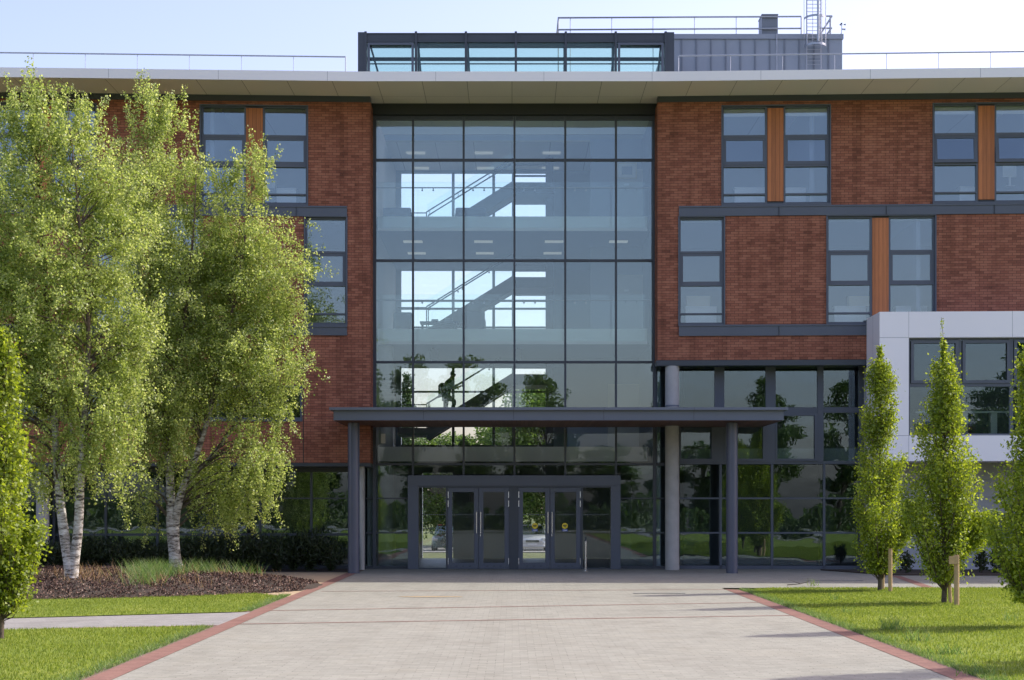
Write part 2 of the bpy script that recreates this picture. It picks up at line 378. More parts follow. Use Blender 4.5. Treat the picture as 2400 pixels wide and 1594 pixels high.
# ================================================================ THE BUILDING
rt = random.Random(99)
def tilt_pane(mb, amp):        # every pane sits a hair out of true
    xs_ = [v[0] for v in mb.v]; zs_ = [v[2] for v in mb.v]; x0, x1, z0, z1 = min(xs_), max(xs_), min(zs_), max(zs_)
    ax, az = rt.uniform(-amp, amp), rt.uniform(-amp, amp)
    mb.v = [(x, y+ax*((x-x0)/(x1-x0)-.5)+az*((z-z0)/(z1-z0)-.5), z) for x, y, z in mb.v]
    return mb

B = empty('office_building', 'red brick office block with a tall glazed atrium, white roof edge and grey entrance canopy', 'building')
Z_SOF, Z_ROOF = 13.87, 14.13
YG = 1.0                                               # atrium glass plane
XL, XR = -34.0, 34.0
HR = 'frame_metal'

# --- brick wings with openings
def win_rows(py_top, py_bot, px, Y=0): return wz(py_top, Y, px), wz(py_bot, Y, px)
def opening(px0, px1, pyt, pyb):
    c = (px0+px1)/2
    return (wx(px0), wx(px1), wz(pyb, 0, c), wz(pyt, 0, c))
upT, upB, loT, loB = 248, 478, 509, 761
R_up = [opening(1693+495*i, 1945+495*i, upT, upB) for i in range(3)]
R_lo = [opening(1592, 1697, loT, loB)]+[opening(1939+495*i, 2192+495*i, loT, loB) for i in range(2)]
L_up = [opening(470.5-495*i, 720-495*i, upT, upB) for i in range(3)]
L_lo = [opening(715, 812, loT, loB)]+[opening(220-495*i, 473-495*i, loT, loB) for i in range(2)]
zu0, zu1 = R_up[0][2], R_up[0][3]; zl0, zl1 = R_lo[0][2], R_lo[0][3]
fixz = lambda L, a, b: [(h[0], h[1], a, b) for h in L]
R_up, L_up, R_lo, L_lo = fixz(R_up, zu0, zu1), fixz(L_up, zu0, zu1), fixz(R_lo, zl0, zl1), fixz(L_lo, zl0, zl1)
xBL, xBR = wx(868.3), wx(1541)
zbR, zbL = wz(844, 0, 1700), wz(1085, 0, 760)
strip = (wx(-500), wx(709), wz(984, 0, 700), wz(902, 0, 700))
def subdiv_wall(x0, x1, z0, z1, holes, name):
    b = MB(); b.wall(x0, x1, z0, z1, holes, 0, .30); b.build(name, 'brick', B, shear=True)
subdiv_wall(xBR, XR, zbR, 13.70, R_up+R_lo, 'brick_wall')
subdiv_wall(XL, xBL, zbL, 13.70, L_up+L_lo+[strip], 'brick_wall')
# returns of the brick beside the atrium
b = MB(); b.box(xBL-.30, xBL-.004, .302, YG+.15, zbL, 13.70); b.build('brick_return', 'brick', B)
b = MB(); b.box(xBR+.004, xBR+.30, .302, YG+.15, zbR, 13.70); b.build('brick_return', 'brick', B)
# steel line below the brick
b = MB(); b.box(xBR-.03, XR, -.02, .32, zbR-.16, zbR-.005); b.build('steel_lintel', 'dark_metal', B, shear=True)
b = MB(); b.box(XL, xBL+.0, -.02, .32, zbL-.10, zbL-.005); b.build('steel_lintel', 'dark_metal', B, shear=True)
# movement joint
xj = wx(711); b = MB(); b.box(xj-.012, xj+.012, -.003, .01, zbL, wz(790, 0, 711)); b.build('movement_joint', 'black_metal', B, shear=True)
# metal bands
def band(px0, px1, pyt, pyb, ref, Y=-.05):
    b = MB(); x0 = wx(px0) if px0 is not None else XL; x1 = wx(px1) if px1 is not None else XR
    zt, zb = wz(pyt, 0, ref), wz(pyb, 0, ref)
    b.box(x0, x1, Y, -.003, zb, zt); b.box(x0, x1, Y-.025, Y+.0, zt-.03, zt+.012)
    xx = x0+2.9
    j = MB()
    while xx < x1:
        j.box(xx-.004, xx+.004, Y-.028, Y, zb, zt-.031); xx += 3.1
    o = b.build('metal_band', HR, B, shear=True)
    if j.v: build_each(j, 'panel_joint', 'black_metal', o, shear=True)
band(1591, None, 485, 507.5, 1591); band(1591, 2140, 763, 788, 1591)
band(None, 813.5, 485, 508.5, 813); band(None, 813.5, 765, 786.5, 813)
# dark fascia below the soffit on the wings
b = MB(); b.box(xBR, XR, -.04, .28, 13.70, Z_SOF); b.build('eaves_band', 'dark_metal', B, shear=True)
b = MB(); b.box(XL, xBL, -.04, .28, 13.70, Z_SOF); b.build('eaves_band', 'dark_metal', B, shear=True)

# --- windows
def pane_unit(x0, x1, rows, glassmb, framemb, Y, tilt=0.0, sash=True, parent=None):
    # rows: list of (z0,z1,kind)
    for (z0, z1, kind) in rows:
        if kind == 'fix':
            glassmb.box(x0+.001, x1-.001, Y+.05, Y+.066, z0, z1)
        else:
            s = MB(); g = MB(); w = .10
            ox0, ox1, oz0, oz1 = x0-.03, x1+.03, z0-.025, z1+.025
            s.box(ox0, ox1, 0, .06, oz1-w, oz1); s.box(ox0, ox1, 0, .06, oz0, oz0+w)
            s.box(ox0, ox0+w, 0, .06, oz0+w, oz1-w); s.box(ox1-w, ox1, 0, .06, oz0+w, oz1-w)
            g.box(ox0+w, ox1-w, .02, .036, oz0+w, oz1-w)
            for mb in (s, g):
                ca, sa = math.cos(tilt), math.sin(tilt)
                mb.v = [(x, Y-.012+(y*ca-(oz1-z)*sa), oz1-(oz1-z)*ca-y*sa) for x, y, z in mb.v]
            so = s.build('sash', HR, parent, shear=True)
            g.build('sash_pane', 'glass_window', parent, shear=True)
def window(h, rows_px, ref, split=None, tilt=0.0, blind=False):
    x0, x1, z0, z1 = h; Y = .10
    f = MB(); g = MB(); fw = .05
    units = []
    if split: a, bb = split; units = [(x0, a), (bb, x1)]
    else: units = [(x0, x1)]
    fr = bpy.data.objects.new('window', None)
    rows = [(wz(pb, 0, ref), wz(pt, 0, ref), k) for pt, pb, k in rows_px]
    zs = [z0]+[]
    for (u0, u1) in units:
        f.box(u0, u0+fw, Y-.03, Y+.09, z0, z1); f.box(u1-fw, u1, Y-.03, Y+.09, z0, z1)
        edges = [z1]+[e for r in rows for e in (r[1], r[0])]+[z0]
        for k in range(0, len(edges), 2):
            f.box(u0+fw, u1-fw, Y-.028, Y+.09, edges[k+1], edges[k])
    # projecting metal surround
    f.box(x0-.03, x1+.03, -.03, .30, z1-.004, z1+.03); f.box(x0-.03, x1+.03, -.045, .30, z0-.045, z0+.004)
    f.box(x0-.03, x0+.004, -.03, .30, z0, z1); f.box(x1-.004, x1+.03, -.03, .30, z0, z1)
    fo = f.build('window', HR, B, shear=True)
    for (u0, u1) in units: pane_unit(u0+fw, u1-fw, rows, g, f, Y, tilt, parent=fo)
    build_each(g, 'pane', 'glass_window', fo, shear=True)
    if split:
        t = MB(); t.box(split[0]+.006, split[1]-.006, Y-.045, Y+.06, z0+.09, z1-.05); t.build('timber_panel', 'timber', fo, shear=True)
        t = MB(); t.box(split[0]+.001, split[1]-.001, Y-.0, Y+.10, z0, z1); t.build('panel_backing', 'dark_metal', fo, shear=True)
    if blind:
        bl = MB()
        for (u0, u1) in units: bl.box(u0+fw, u1-fw, Y+.14, Y+.16, z1-.25, z1-.02)
        build_each(bl, 'roller_blind', 'white_plastic', fo, shear=True)
UP = [(252.5, 316, 'fix'), (322, 384, 'sash'), (391, 453, 'fix'), (457, 474, 'fix')]
LO = [(513.5, 588, 'fix'), (593, 665, 'sash'), (669.5, 733, 'fix'), (737, 755.5, 'fix')]
def sp(h, a, b_): w = h[1]-h[0]; return (h[0]+w*a, h[0]+w*b_)
for i, h in enumerate(R_up): window(h, UP, 1700, sp(h, .42, .575), R(2.2) if i == 0 else R(6.5), blind=True)
for i, h in enumerate(L_up): window(h, UP, 1700, sp(h, .42, .58), R(.3) if i == 0 else 0)
for i, h in enumerate(R_lo): window(h, LO, 1650, None if i == 0 else sp(h, .42, .575))
for i, h in enumerate(L_lo): window(h, LO, 1650, None if i == 0 else sp(h, .42, .58))
# strip window behind the birches
x0, x1, z0, z1 = strip
f = MB(); f.box(x0, x1, .02, .16, z1-.07, z1); f.box(x0, x1, .02, .16, z0, z0+.07); f.box(x0, x1, -.04, .30, z0-.05, z0+.002)
xx = x1
while xx > x0+1.3: f.box(xx-.07, xx, .021, .159, z0+.07, z1-.07); xx -= 1.22
fo = f.build('window', HR, B, shear=True); g = MB(); g.box(x0, x1-.07, .08, .095, z0+.07, z1-.07); g.build('pane', 'glass_ground', fo, shear=True)

# --- floors, ceilings and walls inside the wings
for sgn in (-1, 1):
    a, b_ = (XL, -5.0) if sgn < 0 else (5.0, XR)
    for zt in (3.60, 7.20, 10.62):
        s = MB(); s.box(a, b_, 1.35 if zt < 4 else .31, 9.9, zt-.40, zt); s.build('floor_slab', 'ceiling_tile', B, shear=True)
    w = MB(); w.box(a, b_, 5.2, 5.35, .0, 13.8); w.build('inner_wall', 'plaster_blue', B, shear=True)
    w = MB()
    for k in range(1, 7):
        x = (5.0+3.1*k*1.0+.7)*sgn; w.box(x-.06, x+.06, .32, 5.19, 7.21, 13.8)
    build_each(w, 'partition', 'plaster_blue', B, shear=True)
    w = MB(); w.box(a, b_, 10.0, 10.3, 0, Z_SOF); w.build('rear_wall', 'brick', B, shear=True)
    w = MB(); w.box(XL if sgn < 0 else XR-.3, XL+.3 if sgn < 0 else XR, .31, 10.3, 0, Z_SOF); w.build('end_wall', 'brick', B, shear=True)

# --- roof
FO = -1.80
r = MB()
r.box(XL-1, XR+1, FO+.02, YG+.30, Z_SOF, Z_ROOF-.01)
r.box(XL-1, -4.60, YG+.30, 10.6, Z_SOF, Z_ROOF-.01); r.box(4.85, XR+1, YG+.30, 10.6, Z_SOF, Z_ROOF-.01)
r.box(-4.60, 4.85, 6.0, 10.6, Z_SOF, Z_ROOF-.01)
def cut_x(mb, xs):   # extra x divisions so the bend follows the roof
    return mb
rf = MB()
def roofbox(mb, y0, y1, z0, z1, x0=XL-1, x1=XR+1):
    xs = sorted({x0, x1, *[x for x in (-XS, XS) if x0 < x < x1]})
    for a, b_ in zip(xs[:-1], xs[1:]): mb.box(a, b_, y0, y1, z0, z1)
so = MB(); roofbox(so, FO+.03, YG+.30, Z_SOF, Z_SOF+.05)
roofbox(so, YG+.30, 10.6, Z_SOF, Z_SOF+.05, XL-1, -4.60); roofbox(so, YG+.30, 10.6, Z_SOF, Z_SOF+.05, 4.85, XR+1); roofbox(so, 6.0, 10.6, Z_SOF, Z_SOF+.05, -4.60, 4.85)
roof = MB(); roofbox(roof, FO+.03, YG+.30, Z_SOF+.05, Z_ROOF-.02)
roofbox(roof, YG+.30, 10.6, Z_SOF+.05, Z_ROOF-.02, XL-1, -4.60); roofbox(roof, YG+.30, 10.6, Z_SOF+.05, Z_ROOF-.02, 4.85, XR+1); roofbox(roof, 6.0, 10.6, Z_SOF+.05, Z_ROOF-.02, -4.60, 4.85)
ro = roof.build('roof', 'zinc', B, shear=True); so.build('soffit', 'soffit_panel', ro, shear=True)
fa = MB(); roofbox(fa, FO, FO+.029, Z_SOF-.012, Z_ROOF); fao = fa.build('roof_fascia', 'fascia_white', ro, shear=True)
j = MB()
for k in range(-11, 12):
    x = k*3.05+.9; j.box(x-.004, x+.004, FO-.002, FO+.0, Z_SOF-.01, Z_ROOF-.002)
j.build('fascia_joint', 'clad_joint', ro, shear=True)

# --- atrium curtain wall
def cx(px): return fx(px, D0+YG)
def cz(py): return fz(py, D0+YG)
mull = [878, 968, 1086.7, 1205.8, 1324.8, 1443.6, 1534]
hor = [277, 375.5, 611, 849, 955, 1088]
c = MB(); mw = .030
zt = cz(272)
for i, p in enumerate(mull):
    w = .05 if i in (0, 6) else mw
    lo = cz(1118) if 0 < i < 6 else 0.0
    c.box(cx(p)-w, cx(p)+w, YG-.07, YG+.10, lo, zt)
xs = [cx(p) for p in mull]
def hbar(py, w, x0=None, x1=None, z=None, mb=c, Y=YG):
    z = cz(py) if z is None else z
    for a, b_ in zip(xs[:-1], xs[1:]): mb.box(a+mw+.003, b_-mw-.003, Y-.05, Y+.09, z-w, z+w)
for p, w in ((277, .06), (375.5, .035), (611, .035), (849, .035), (1088, .03)): hbar(p, w)
cw = c.build('curtain_wall', 'dark_metal', B)
rows = [(277, 375.5), (375.5, 611), (611, 849), (849, 968), (968, 1088), (1088, 1114)]
for (a, b_) in rows:
    for x0, x1 in zip(xs[:-1], xs[1:]):
        g = MB(); g.box(x0+mw, x1-mw, YG, YG+.014, cz(b_)+.03, cz(a)-.03)
        tilt_pane(g, .004).build('glass_pane', 'glass_atrium' if a < 900 else 'glass_door', cw)
bf = MB(); bf.box(cx(868), cx(1541), YG-.20, YG+.08, cz(271.8), Z_SOF-.004); bf.build('atrium_header', 'black_metal', B)
# ground-level glass either side of the portal
xpl, xpr = cx(955.6), cx(1454.6)
lowg = MB(); lowf = MB()
xleft = cx(856)
for a, b_ in ((xleft, xpl), (xpr, cx(1558))):
    lowg.box(a, b_, YG, YG+.014, .06, cz(1092))
    for pz in (1168, 1249): lowf.box(a, b_, YG-.04, YG+.08, cz(pz)-.018, cz(pz)+.018)
    lowf.box(a, b_, YG-.06, YG+.10, -.02, .08)
lowf.box(xleft-.05, xleft, YG-.07, YG+.1, 0, cz(1088)); lowf.box(cx(1534)+.06, cx(1592), YG-.02, YG+.08, cz(1092), cz(1085))
lf = lowf.build('side_light', 'dark_metal', B); build_each(lowg, 'glass_pane', 'glass_ground', lf)
mg = MB(); mg.box(cx(1536)+.06, cx(1594), YG, YG+.014, cz(1088), cz(849)); mg.build('glass_pane', 'glass_ground', lf)

# --- entrance portal and doors
YP = .62
def dx(px): return fx(px, D0+YP)
def dz(py): return fz(py, D0+YP)
p = MB()
zH, zh = dz(1114), dz(1139)
p.box(dx(955.6), dx(1454.6), YP, YG+.14, zh, zH)
p.box(dx(955.6), dx(981), YP, YG+.14, 0, zh-.001); p.box(dx(1431.5), dx(1454.6), YP, YG+.14, 0, zh-.001)
ent = p.build('entrance_portal', 'frame_metal', B, bevel=.006)
q = MB(); q.box(dx(978), dx(1434), YP-.003, YP+.01, zh-.006, zh+.010); q.box(dx(1193), dx(1215), YP+.02, YP+.14, 0, zh-.002)
q.box(dx(1045), dx(1049), YP+.02, YP+.14, 0, zh-.002); q.box(dx(1361.5), dx(1366), YP+.02, YP+.14, 0, zh-.002)
q.box(dx(981)+.001, dx(1431.5)-.001, YP+.015, YP+.14, zh-.05, zh-.007)
for a, b_ in ((981, 1045), (1366, 1431.5)): q.box(dx(a)+.002, dx(b_)-.002, YP+.02, YP+.12, 0.0, .045)
q.build('portal_trim', 'dark_metal', ent)
g = MB()
for a, b_ in ((981, 1045), (1366, 1431.5)): g.box(dx(a), dx(b_), YP+.07, YP+.084, .045, zh-.05)
build_each(g, 'side_pane', 'glass_door', ent)
dots = MB()
for a, b_ in ((985, 1043), (1060, 1112), (1132, 1183), (1227, 1279), (1298, 1350), (1368, 1428)):
    x = dx(a)
    while x < dx(b_): dots.box(x, x+.022, YP+.030, YP+.032, dz(1207.2), dz(1205.4)); x += .055
dots.build('safety_dots', 'clad_joint', ent)
def door(px0, px1, hand, sticker):
    a, b_ = dx(px0), dx(px1); w = (b_-a); y = YP+.035
    f = MB(); st = .135; zT = zh-.055
    f.box(a, a+st, y, y+.06, .01, zT); f.box(b_-st, b_, y, y+.06, .01, zT)
    f.box(a+st, b_-st, y, y+.06, zT-.13, zT); f.box(a+st, b_-st, y, y+.06, .01, .19)
    d = f.build('door', 'frame_metal', B, bevel=.004)
    g = MB(); g.box(a+st, b_-st, y+.025, y+.039, .19, zT-.13); g.build('door_pane', 'glass_door', d)
    hx = (b_-.055) if hand > 0 else (a+.055)
    h = MB(); h.tube((hx, y-.07, dz(1250)), (hx, y-.07, dz(1200)), .016, n=10)
    for z in (dz(1246), dz(1204)): h.tube((hx, y-.07, z), (hx, y+.0, z), .010, n=8)
    h.build('pull_handle', 'stainless', d, smooth=True)
    hg = MB(); ex = (a+.012) if hand > 0 else (b_-.012)
    for z0, z1 in ((dz(1167), dz(1152)), (dz(1188), dz(1173)), (dz(1323), dz(1308))): hg.box(ex-.012, ex+.012, y-.018, y, z0, z1)
    build_each(hg, 'hinge', 'stainless', d)
    k = MB()
    for i in range(3):
        xk = a+w*(.28+.22*i); k.box(xk-.03, xk+.03, y-.004, y, .085, .10)
    k.build('kick_screw', 'black_metal', d)
    if sticker:
        xc = dx(sticker); zc = dz(1232.7); r_ = .088; yy = y+.015
        s = MB(); s.tube((xc, yy, zc), (xc, yy+.008, zc), r_, n=28); so_ = s.build('round_sticker', 'yellow_vinyl', d)
        t = MB()
        for z, ww, hh in ((zc+.022, .062, .011), (zc-.004, .048, .008), (zc-.026, .040, .007)): t.box(xc-ww, xc+ww, yy-.003, yy-.0005, z-hh, z+hh)
        t.build('sticker_print', 'dark_print', d)
        t = MB(); t.box(xc-.085, xc+.085, yy, yy+.008, dz(1245.5), dz(1240.2)); t.build('blue_sticker', 'blue_vinyl', d)
        t = MB(); t.box(xc-.06, xc+.06, yy-.003, yy-.0005, dz(1243.6), dz(1242.2)); t.build('sticker_print', 'white_plastic', d)
    return d
door(1049.5, 1121.3, 1, None); door(1122.2, 1193, -1, None); door(1215, 1288.6, 1, 1253.6); door(1289.6, 1361, -1, 1324)
lk = MB()
for px in (1126, 1293.5): lk.box(dx(px)-.012, dx(px)+.012, YP+.012, YP+.034, dz(1257), dz(1252))
build_each(lk, 'door_lock', 'stainless', B)

# --- columns
def column(px, w, base_d, z1, mat, z0=0.0, name='column'):
    b = MB(); x = fx(px, base_d); b.tube((x, base_d-D0, z0), (x, base_d-D0, z1), w/2, n=40); return b.build(name, mat, B, smooth=True)
column(1575.5, .415, 48.15, zbR-.16, 'concrete', name='concrete_column')
column(848.5, .16, 48.2, zbL-.1, 'concrete', name='concrete_column')
column(100, .37, 47.9, zbL-.1, 'concrete', name='concrete_column')
b = MB(); b.tube((fx(1575.5, 48.15), .15, fz(953, 48)), (fx(1575.5, 48.15), .15, fz(949, 48)), .215, n=40); b.build('column_flashing', 'canopy_metal', B, smooth=True)
CY = -3.1
c1 = column(829, .325, 45.8, 4.2, 'steel_column', name='steel_column'); c2 = column(1715.5, .325, 45.8, 4.2, 'steel_column', name='steel_column')
# --- canopy
def kx(px): return fx(px, D0+CY)
def kz(py): return fz(py, D0+CY)
k = MB()
zt, zb, zl = kz(955), kz(985), kz(961.5)
xa, xb = kx(781), kx(1838)
# channel edge: web, top and bottom flanges, with a flat lip above
k.box(xa+.02, xb-.02, CY+.04, CY+.06, zb+.02, zl-.02)
k.box(xa, xb, CY, CY+.06, zb, zb+.02); k.box(xa, xb, CY, CY+.04, zl-.02, zl)
k.box(xa-.10, xb+.10, CY-.10, .60, zl+.001, zt)
k.box(xa, xa+.02, CY+.06, .0-.03, zb, zl); k.box(xb-.02, xb, CY+.06, .60, zb, zl)
ko = k.build('entrance_canopy', 'canopy_metal', B)
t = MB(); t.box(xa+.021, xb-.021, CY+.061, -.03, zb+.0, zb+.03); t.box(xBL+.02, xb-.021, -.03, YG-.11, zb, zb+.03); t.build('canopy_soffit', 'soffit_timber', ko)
t = MB()
for q_ in range(1, 5): xq = xa+(xb-xa)*q_/5; t.box(xq-.004, xq+.004, CY-.103, CY-.1, zl+.001, zt); t.box(xq-.004, xq+.004, CY+.036, CY+.0395, zb+.02, zl-.02)
build_each(t, 'canopy_joint', 'black_metal', ko)
t = MB(); t.box(xa+.05, xBL-.02, -.14, -.003, zt, zt+.10); t.build('flashing', 'canopy_metal', ko)
t = MB(); t.box(cx(868)+.35, cx(872)+.42, .6, .75, cz(1040), cz(1018)); t.build('wall_box', 'white_plastic', B)

# --- recessed glazing right of the atrium
YR = 1.0
def gx(px): return wx(px, YR)
def gz(py): return wz(py, YR, 1800)
f = MB(); zT = gz(845); zB = 0
vt = [(1674, 1697), (1794, 1817), (1915, 1929)]
f.box(gx(1592), gx(2022), YR-.08, YR+.10, gz(857), zT)
for a, b_ in vt: f.box(gx(a), gx(b_), YR-.08, YR+.09, gz(1083), gz(857))
for pxm in (1688.6, 1809, 1931): f.box(gx(pxm)-.035, gx(pxm)+.035, YR-.06, YR+.09, 0, gz(1088)-.001)
f.box(gx(2012), gx(2026), YR-.08, YR+.09, 0, gz(857))
for p0, p1 in ((955, 968), (1081, 1088)): f.box(gx(1592), gx(2012), YR-.055, YR+.07, gz(p1), gz(p0))
for pz in (1168, 1249): f.box(gx(1592), gx(2012), YR-.05, YR+.07, gz(pz)-.025, gz(pz)+.025)
f.box(gx(1592), gx(2012), YR-.06, YR+.12, -.02, .10)
# opening lights
for a, b_, t_, b2 in ((1592, 1674, 968, 1081), (1697, 1794, 968, 1081), (1817, 1915, 968, 1081)):
    w = .09; X0, X1, Z0, Z1 = gx(a), gx(b_), gz(b2), gz(t_)
    f.box(X0, X1, YR-.1, YR-.056, Z1-w, Z1); f.box(X0, X1, YR-.1, YR-.056, Z0, Z0+w*.8); f.box(X0, X0+w*.5, YR-.1, YR-.056, Z0+w*.8, Z1-w); f.box(X1-w, X1, YR-.1, YR-.056, Z0+w*.8, Z1-w)
fo = f.build('glazed_screen', 'frame_metal', B, shear=True)
for a, b_ in ((1592, 1674), (1697, 1794), (1817, 1915), (1929, 2012)):
    for t_, b2 in ((857, 955), (968, 1081)):
        g = MB(); g.box(gx(a), gx(b_), YR, YR+.014, gz(b2), gz(t_)); tilt_pane(g, .004).build('glass_pane', 'glass_ground', fo, shear=True)
pm = [1592, 1688.6, 1809, 1931, 2012]
for a, b_ in zip(pm[:-1], pm[1:]):
    for t_, b2 in ((1088, 1168), (1168, 1249), (1249, 1326)):
        g = MB(); g.box(gx(a)+.02, gx(b_)-.02, YR, YR+.014, gz(b2)+.015, gz(t_)-.015); tilt_pane(g, .004).build('glass_pane', 'glass_ground', fo, shear=True)
sf = MB(); sf.box(xBR, XR, .321, YR-.085, zbR-.12, zbR-.02); sf.build('recess_soffit', 'dark_metal', B, shear=True)
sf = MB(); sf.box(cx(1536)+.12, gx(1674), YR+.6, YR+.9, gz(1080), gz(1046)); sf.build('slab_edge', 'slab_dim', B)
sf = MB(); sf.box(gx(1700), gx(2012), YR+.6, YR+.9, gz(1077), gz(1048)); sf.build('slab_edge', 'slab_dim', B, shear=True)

# --- glazing below the left wing
f = MB(); YQ = 1.1
f.box(XL, xleft-.06, YQ-.05, YQ+.08, -.02, .10); f.box(XL, xleft-.06, YQ-.04, YQ+.06, wz(1256, YQ, 500), wz(1250, YQ, 500)); f.box(XL, xleft-.06, YQ-.05, YQ+.08, zbL-.25, zbL-.11)
f.box(XL, xleft-.06, YQ-.04, YQ+.06, wz(1168, YQ, 500)-.02, wz(1168, YQ, 500)+.02)
x = xleft-.09
while x > XL: f.box(x-.035, x+.035, YQ-.061, YQ+.09, 0, zbL-.1); x -= 1.52
fo = f.build('glazed_screen', 'dark_metal', B, shear=True)
g = MB(); g.box(XL, xleft-.1, YQ, YQ+.014, .1, zbL-.25); tilt_pane(g, .004).build('glass_pane', 'glass_ground', fo, shear=True)
sf = MB(); sf.box(XL, xBL, .321, YQ-.065, zbL-.12, zbL-.02); sf.build('recess_soffit', 'dark_metal', B, shear=True)

# --- white bay at the right
YW = -1.75
bx0 = wx(2061.5, YW); bzt, bzb = wz(731, YW, 2061), wz(1081, YW, 2069)
wl, wr = wx(2130, YW), wx(2700, YW); wzt, wzb = wz(792, YW, 2130), wz(1020, YW, 2134)
b = MB(); b.wall(bx0, XR, bzb, bzt, [(wl, wr, wzb, wzt)], YW, .25)
b.box(bx0+.001, XR, YW+.251, -.06, bzt-.12, bzt-.002); b.box(bx0+.001, XR, YW+.251, -.06, bzb+.002, bzb+.14); b.box(bx0+.001, bx0+.12, YW+.251, -.06, bzb+.141, bzt-.121)
wb = b.build('white_bay', 'white_clad', B, shear=True)
j = MB()
for z in (wzt+.01, wzb-.01): j.box(bx0, XR, YW-.002, YW, z-.005, z+.005)
for pxj in (2130, 2373, 2616): j.box(wx(pxj, YW)-.004, wx(pxj, YW)+.004, YW-.002, YW, bzb, wzb-.015); j.box(wx(pxj, YW)-.004, wx(pxj, YW)+.004, YW-.002, YW, wzt+.015, bzt)
j.box(bx0-.002, bx0, YW+.85, YW+.86, bzb, bzt)
j.build('panel_joint', 'clad_joint', wb, shear=True)
f = MB(); Yw = YW+.12
def vx(px): return wx(px, YW)
def vz(py): return wz(py, YW, 2200)
f.box(wl, wr, Yw, Yw+.1, wzt-.045, wzt); f.box(wl, wr, Yw, Yw+.1, wzb, wzb+.045); f.box(wl, wl+.06, Yw, Yw+.1, wzb+.045, wzt-.045)
px = 2252
while px < 2700: f.box(vx(px)-.05, vx(px)+.05, Yw, Yw+.1, wzb+.045, wzt-.045); px += 121.5
zm = vz(902); f.box(wl+.06, wr, Yw+.001, Yw+.099, zm-.045, zm+.045)
px0 = 2133
for i in range(5):
    a, b_ = vx(px0+i*121)+.05, vx(px0+(i+1)*121)-.06
    w = .085; f.box(a, b_, Yw-.03, Yw, wzt-.06-w, wzt-.06); f.box(a, b_, Yw-.03, Yw, zm+.05, zm+.05+w); f.box(a, a+w, Yw-.03, Yw, zm+.05+w, wzt-.06-w); f.box(b_-w, b_, Yw-.03, Yw, zm+.05+w, wzt-.06-w)
fo = f.build('bay_window', 'frame_metal', wb, shear=True)
g = MB(); g.box(wl+.05, wr, Yw+.05, Yw+.064, wzb+.04, wzt-.04); g.build('bay_glass', 'glass_ground', wb, shear=True)
b = MB(); 
for pxc in (2273, 2342, 2500): b.box(vx(pxc)-.09, vx(pxc)+.09, YW+.5, YW+.7, wzb+.01, vz(965))
b.box(wl+.3, wr, YW+.45, YW+.49, vz(966), vz(962)); b.build('inner_rail', 'plaster', wb, shear=True)
b = MB(); b.box(bx0+.13, XR, -.25, -.1, bzb+.15, bzt-.13); b.build('bay_back_wall', 'dark_wall', wb, shear=True)
# grey blockwork below the bay
b = MB(); YB = .35
wgx0, wgx1, wgz0, wgz1 = wx(2275, YB), wx(2420, YB), wz(1281, YB, 2300), wz(1205, YB, 2300)
b.wall(wx(2026, YB)+.05, XR, 0, zbR-.2, [(wgx0, wgx1, wgz0, wgz1)], YB, .3); gb = b.build('block_wall', 'grey_block', B, shear=True)
j = MB()
for pz in (1125, 1165, 1205, 1245, 1283, 1318): 
    z = wz(pz, YB, 2200)
    if wgz0-.02 < z < wgz1+.02: j.box(wx(2032, YB)+.05, wgx0-.01, YB-.002, YB, z-.008, z+.008)
    else: j.box(wx(2032, YB)+.05, XR, YB-.002, YB, z-.008, z+.008)
for pxj in (2180, 2294, 2408): j.box(wx(pxj, YB)-.005, wx(pxj, YB)+.005, YB-.0021, YB, wz(1165, YB, 2200)+.01, wz(1125, YB, 2200)-.01)
j.build('block_joint', 'clad_joint', gb, shear=True)
f = MB(); f.wall(wgx0, wgx1, wgz0, wgz1, [(wgx0+.09, wgx0+.82, wgz0+.10, wgz1-.09), (wgx0+.92, wgx1-.09, wgz0+.1, wgz1-.09)], YB+.05, .08); fo = f.build('window', 'frame_metal', B, shear=True)
g = MB(); g.box(wgx0, wgx1, YB+.09, YB+.10, wgz0, wgz1); g.build('pane', 'glass_ground', fo, shear=True)

# --- atrium interior
DE = 50.3; YE = DE-D0; YBk = 10.6
X0i, X1i = cx(880)-.06, cx(1532)+.02
fl = [(3.25, 3.69), (6.85, 7.31), (10.33, 10.76)]
for zb_, zt_ in fl:
    s = MB(); s.box(X0i, X1i, YE+.03, 6.9, zb_, zt_); s.box(X0i, X1i, 6.9, YBk, zb_, zt_-.01); fs = s.build('floor_slab', 'ceiling_tile', B)
    e = MB(); e.box(X0i+.02, X1i-.10, YE, YE+.029, zb_-.005, zt_+.005); e.build('slab_edge', 'slab_edge', fs)
bh = MB(); bh.box(-4.6, 4.85, 6.0, 6.12, Z_ROOF, 14.955); bh.build('bulkhead', 'slab_edge', B)
bh = MB(); bh.box(X0i-.25, X1i+.25, 6.8, 6.84, 0.01, .03)
sw = MB(); sw.box(X0i-.2, X0i-.01, YG+.15, YBk, 0, Z_SOF); sw.build('side_wall', 'plaster', B)
sw = MB(); sw.box(X1i+.01, X1i+.2, YG+.15, YBk, 0, Z_SOF); sw.build('side_wall', 'plaster_blue', B)
def bxx(px): return fx(px, D0+YBk)
def bzz(py): return fz(py, D0+YBk)
DW = D0+YBk
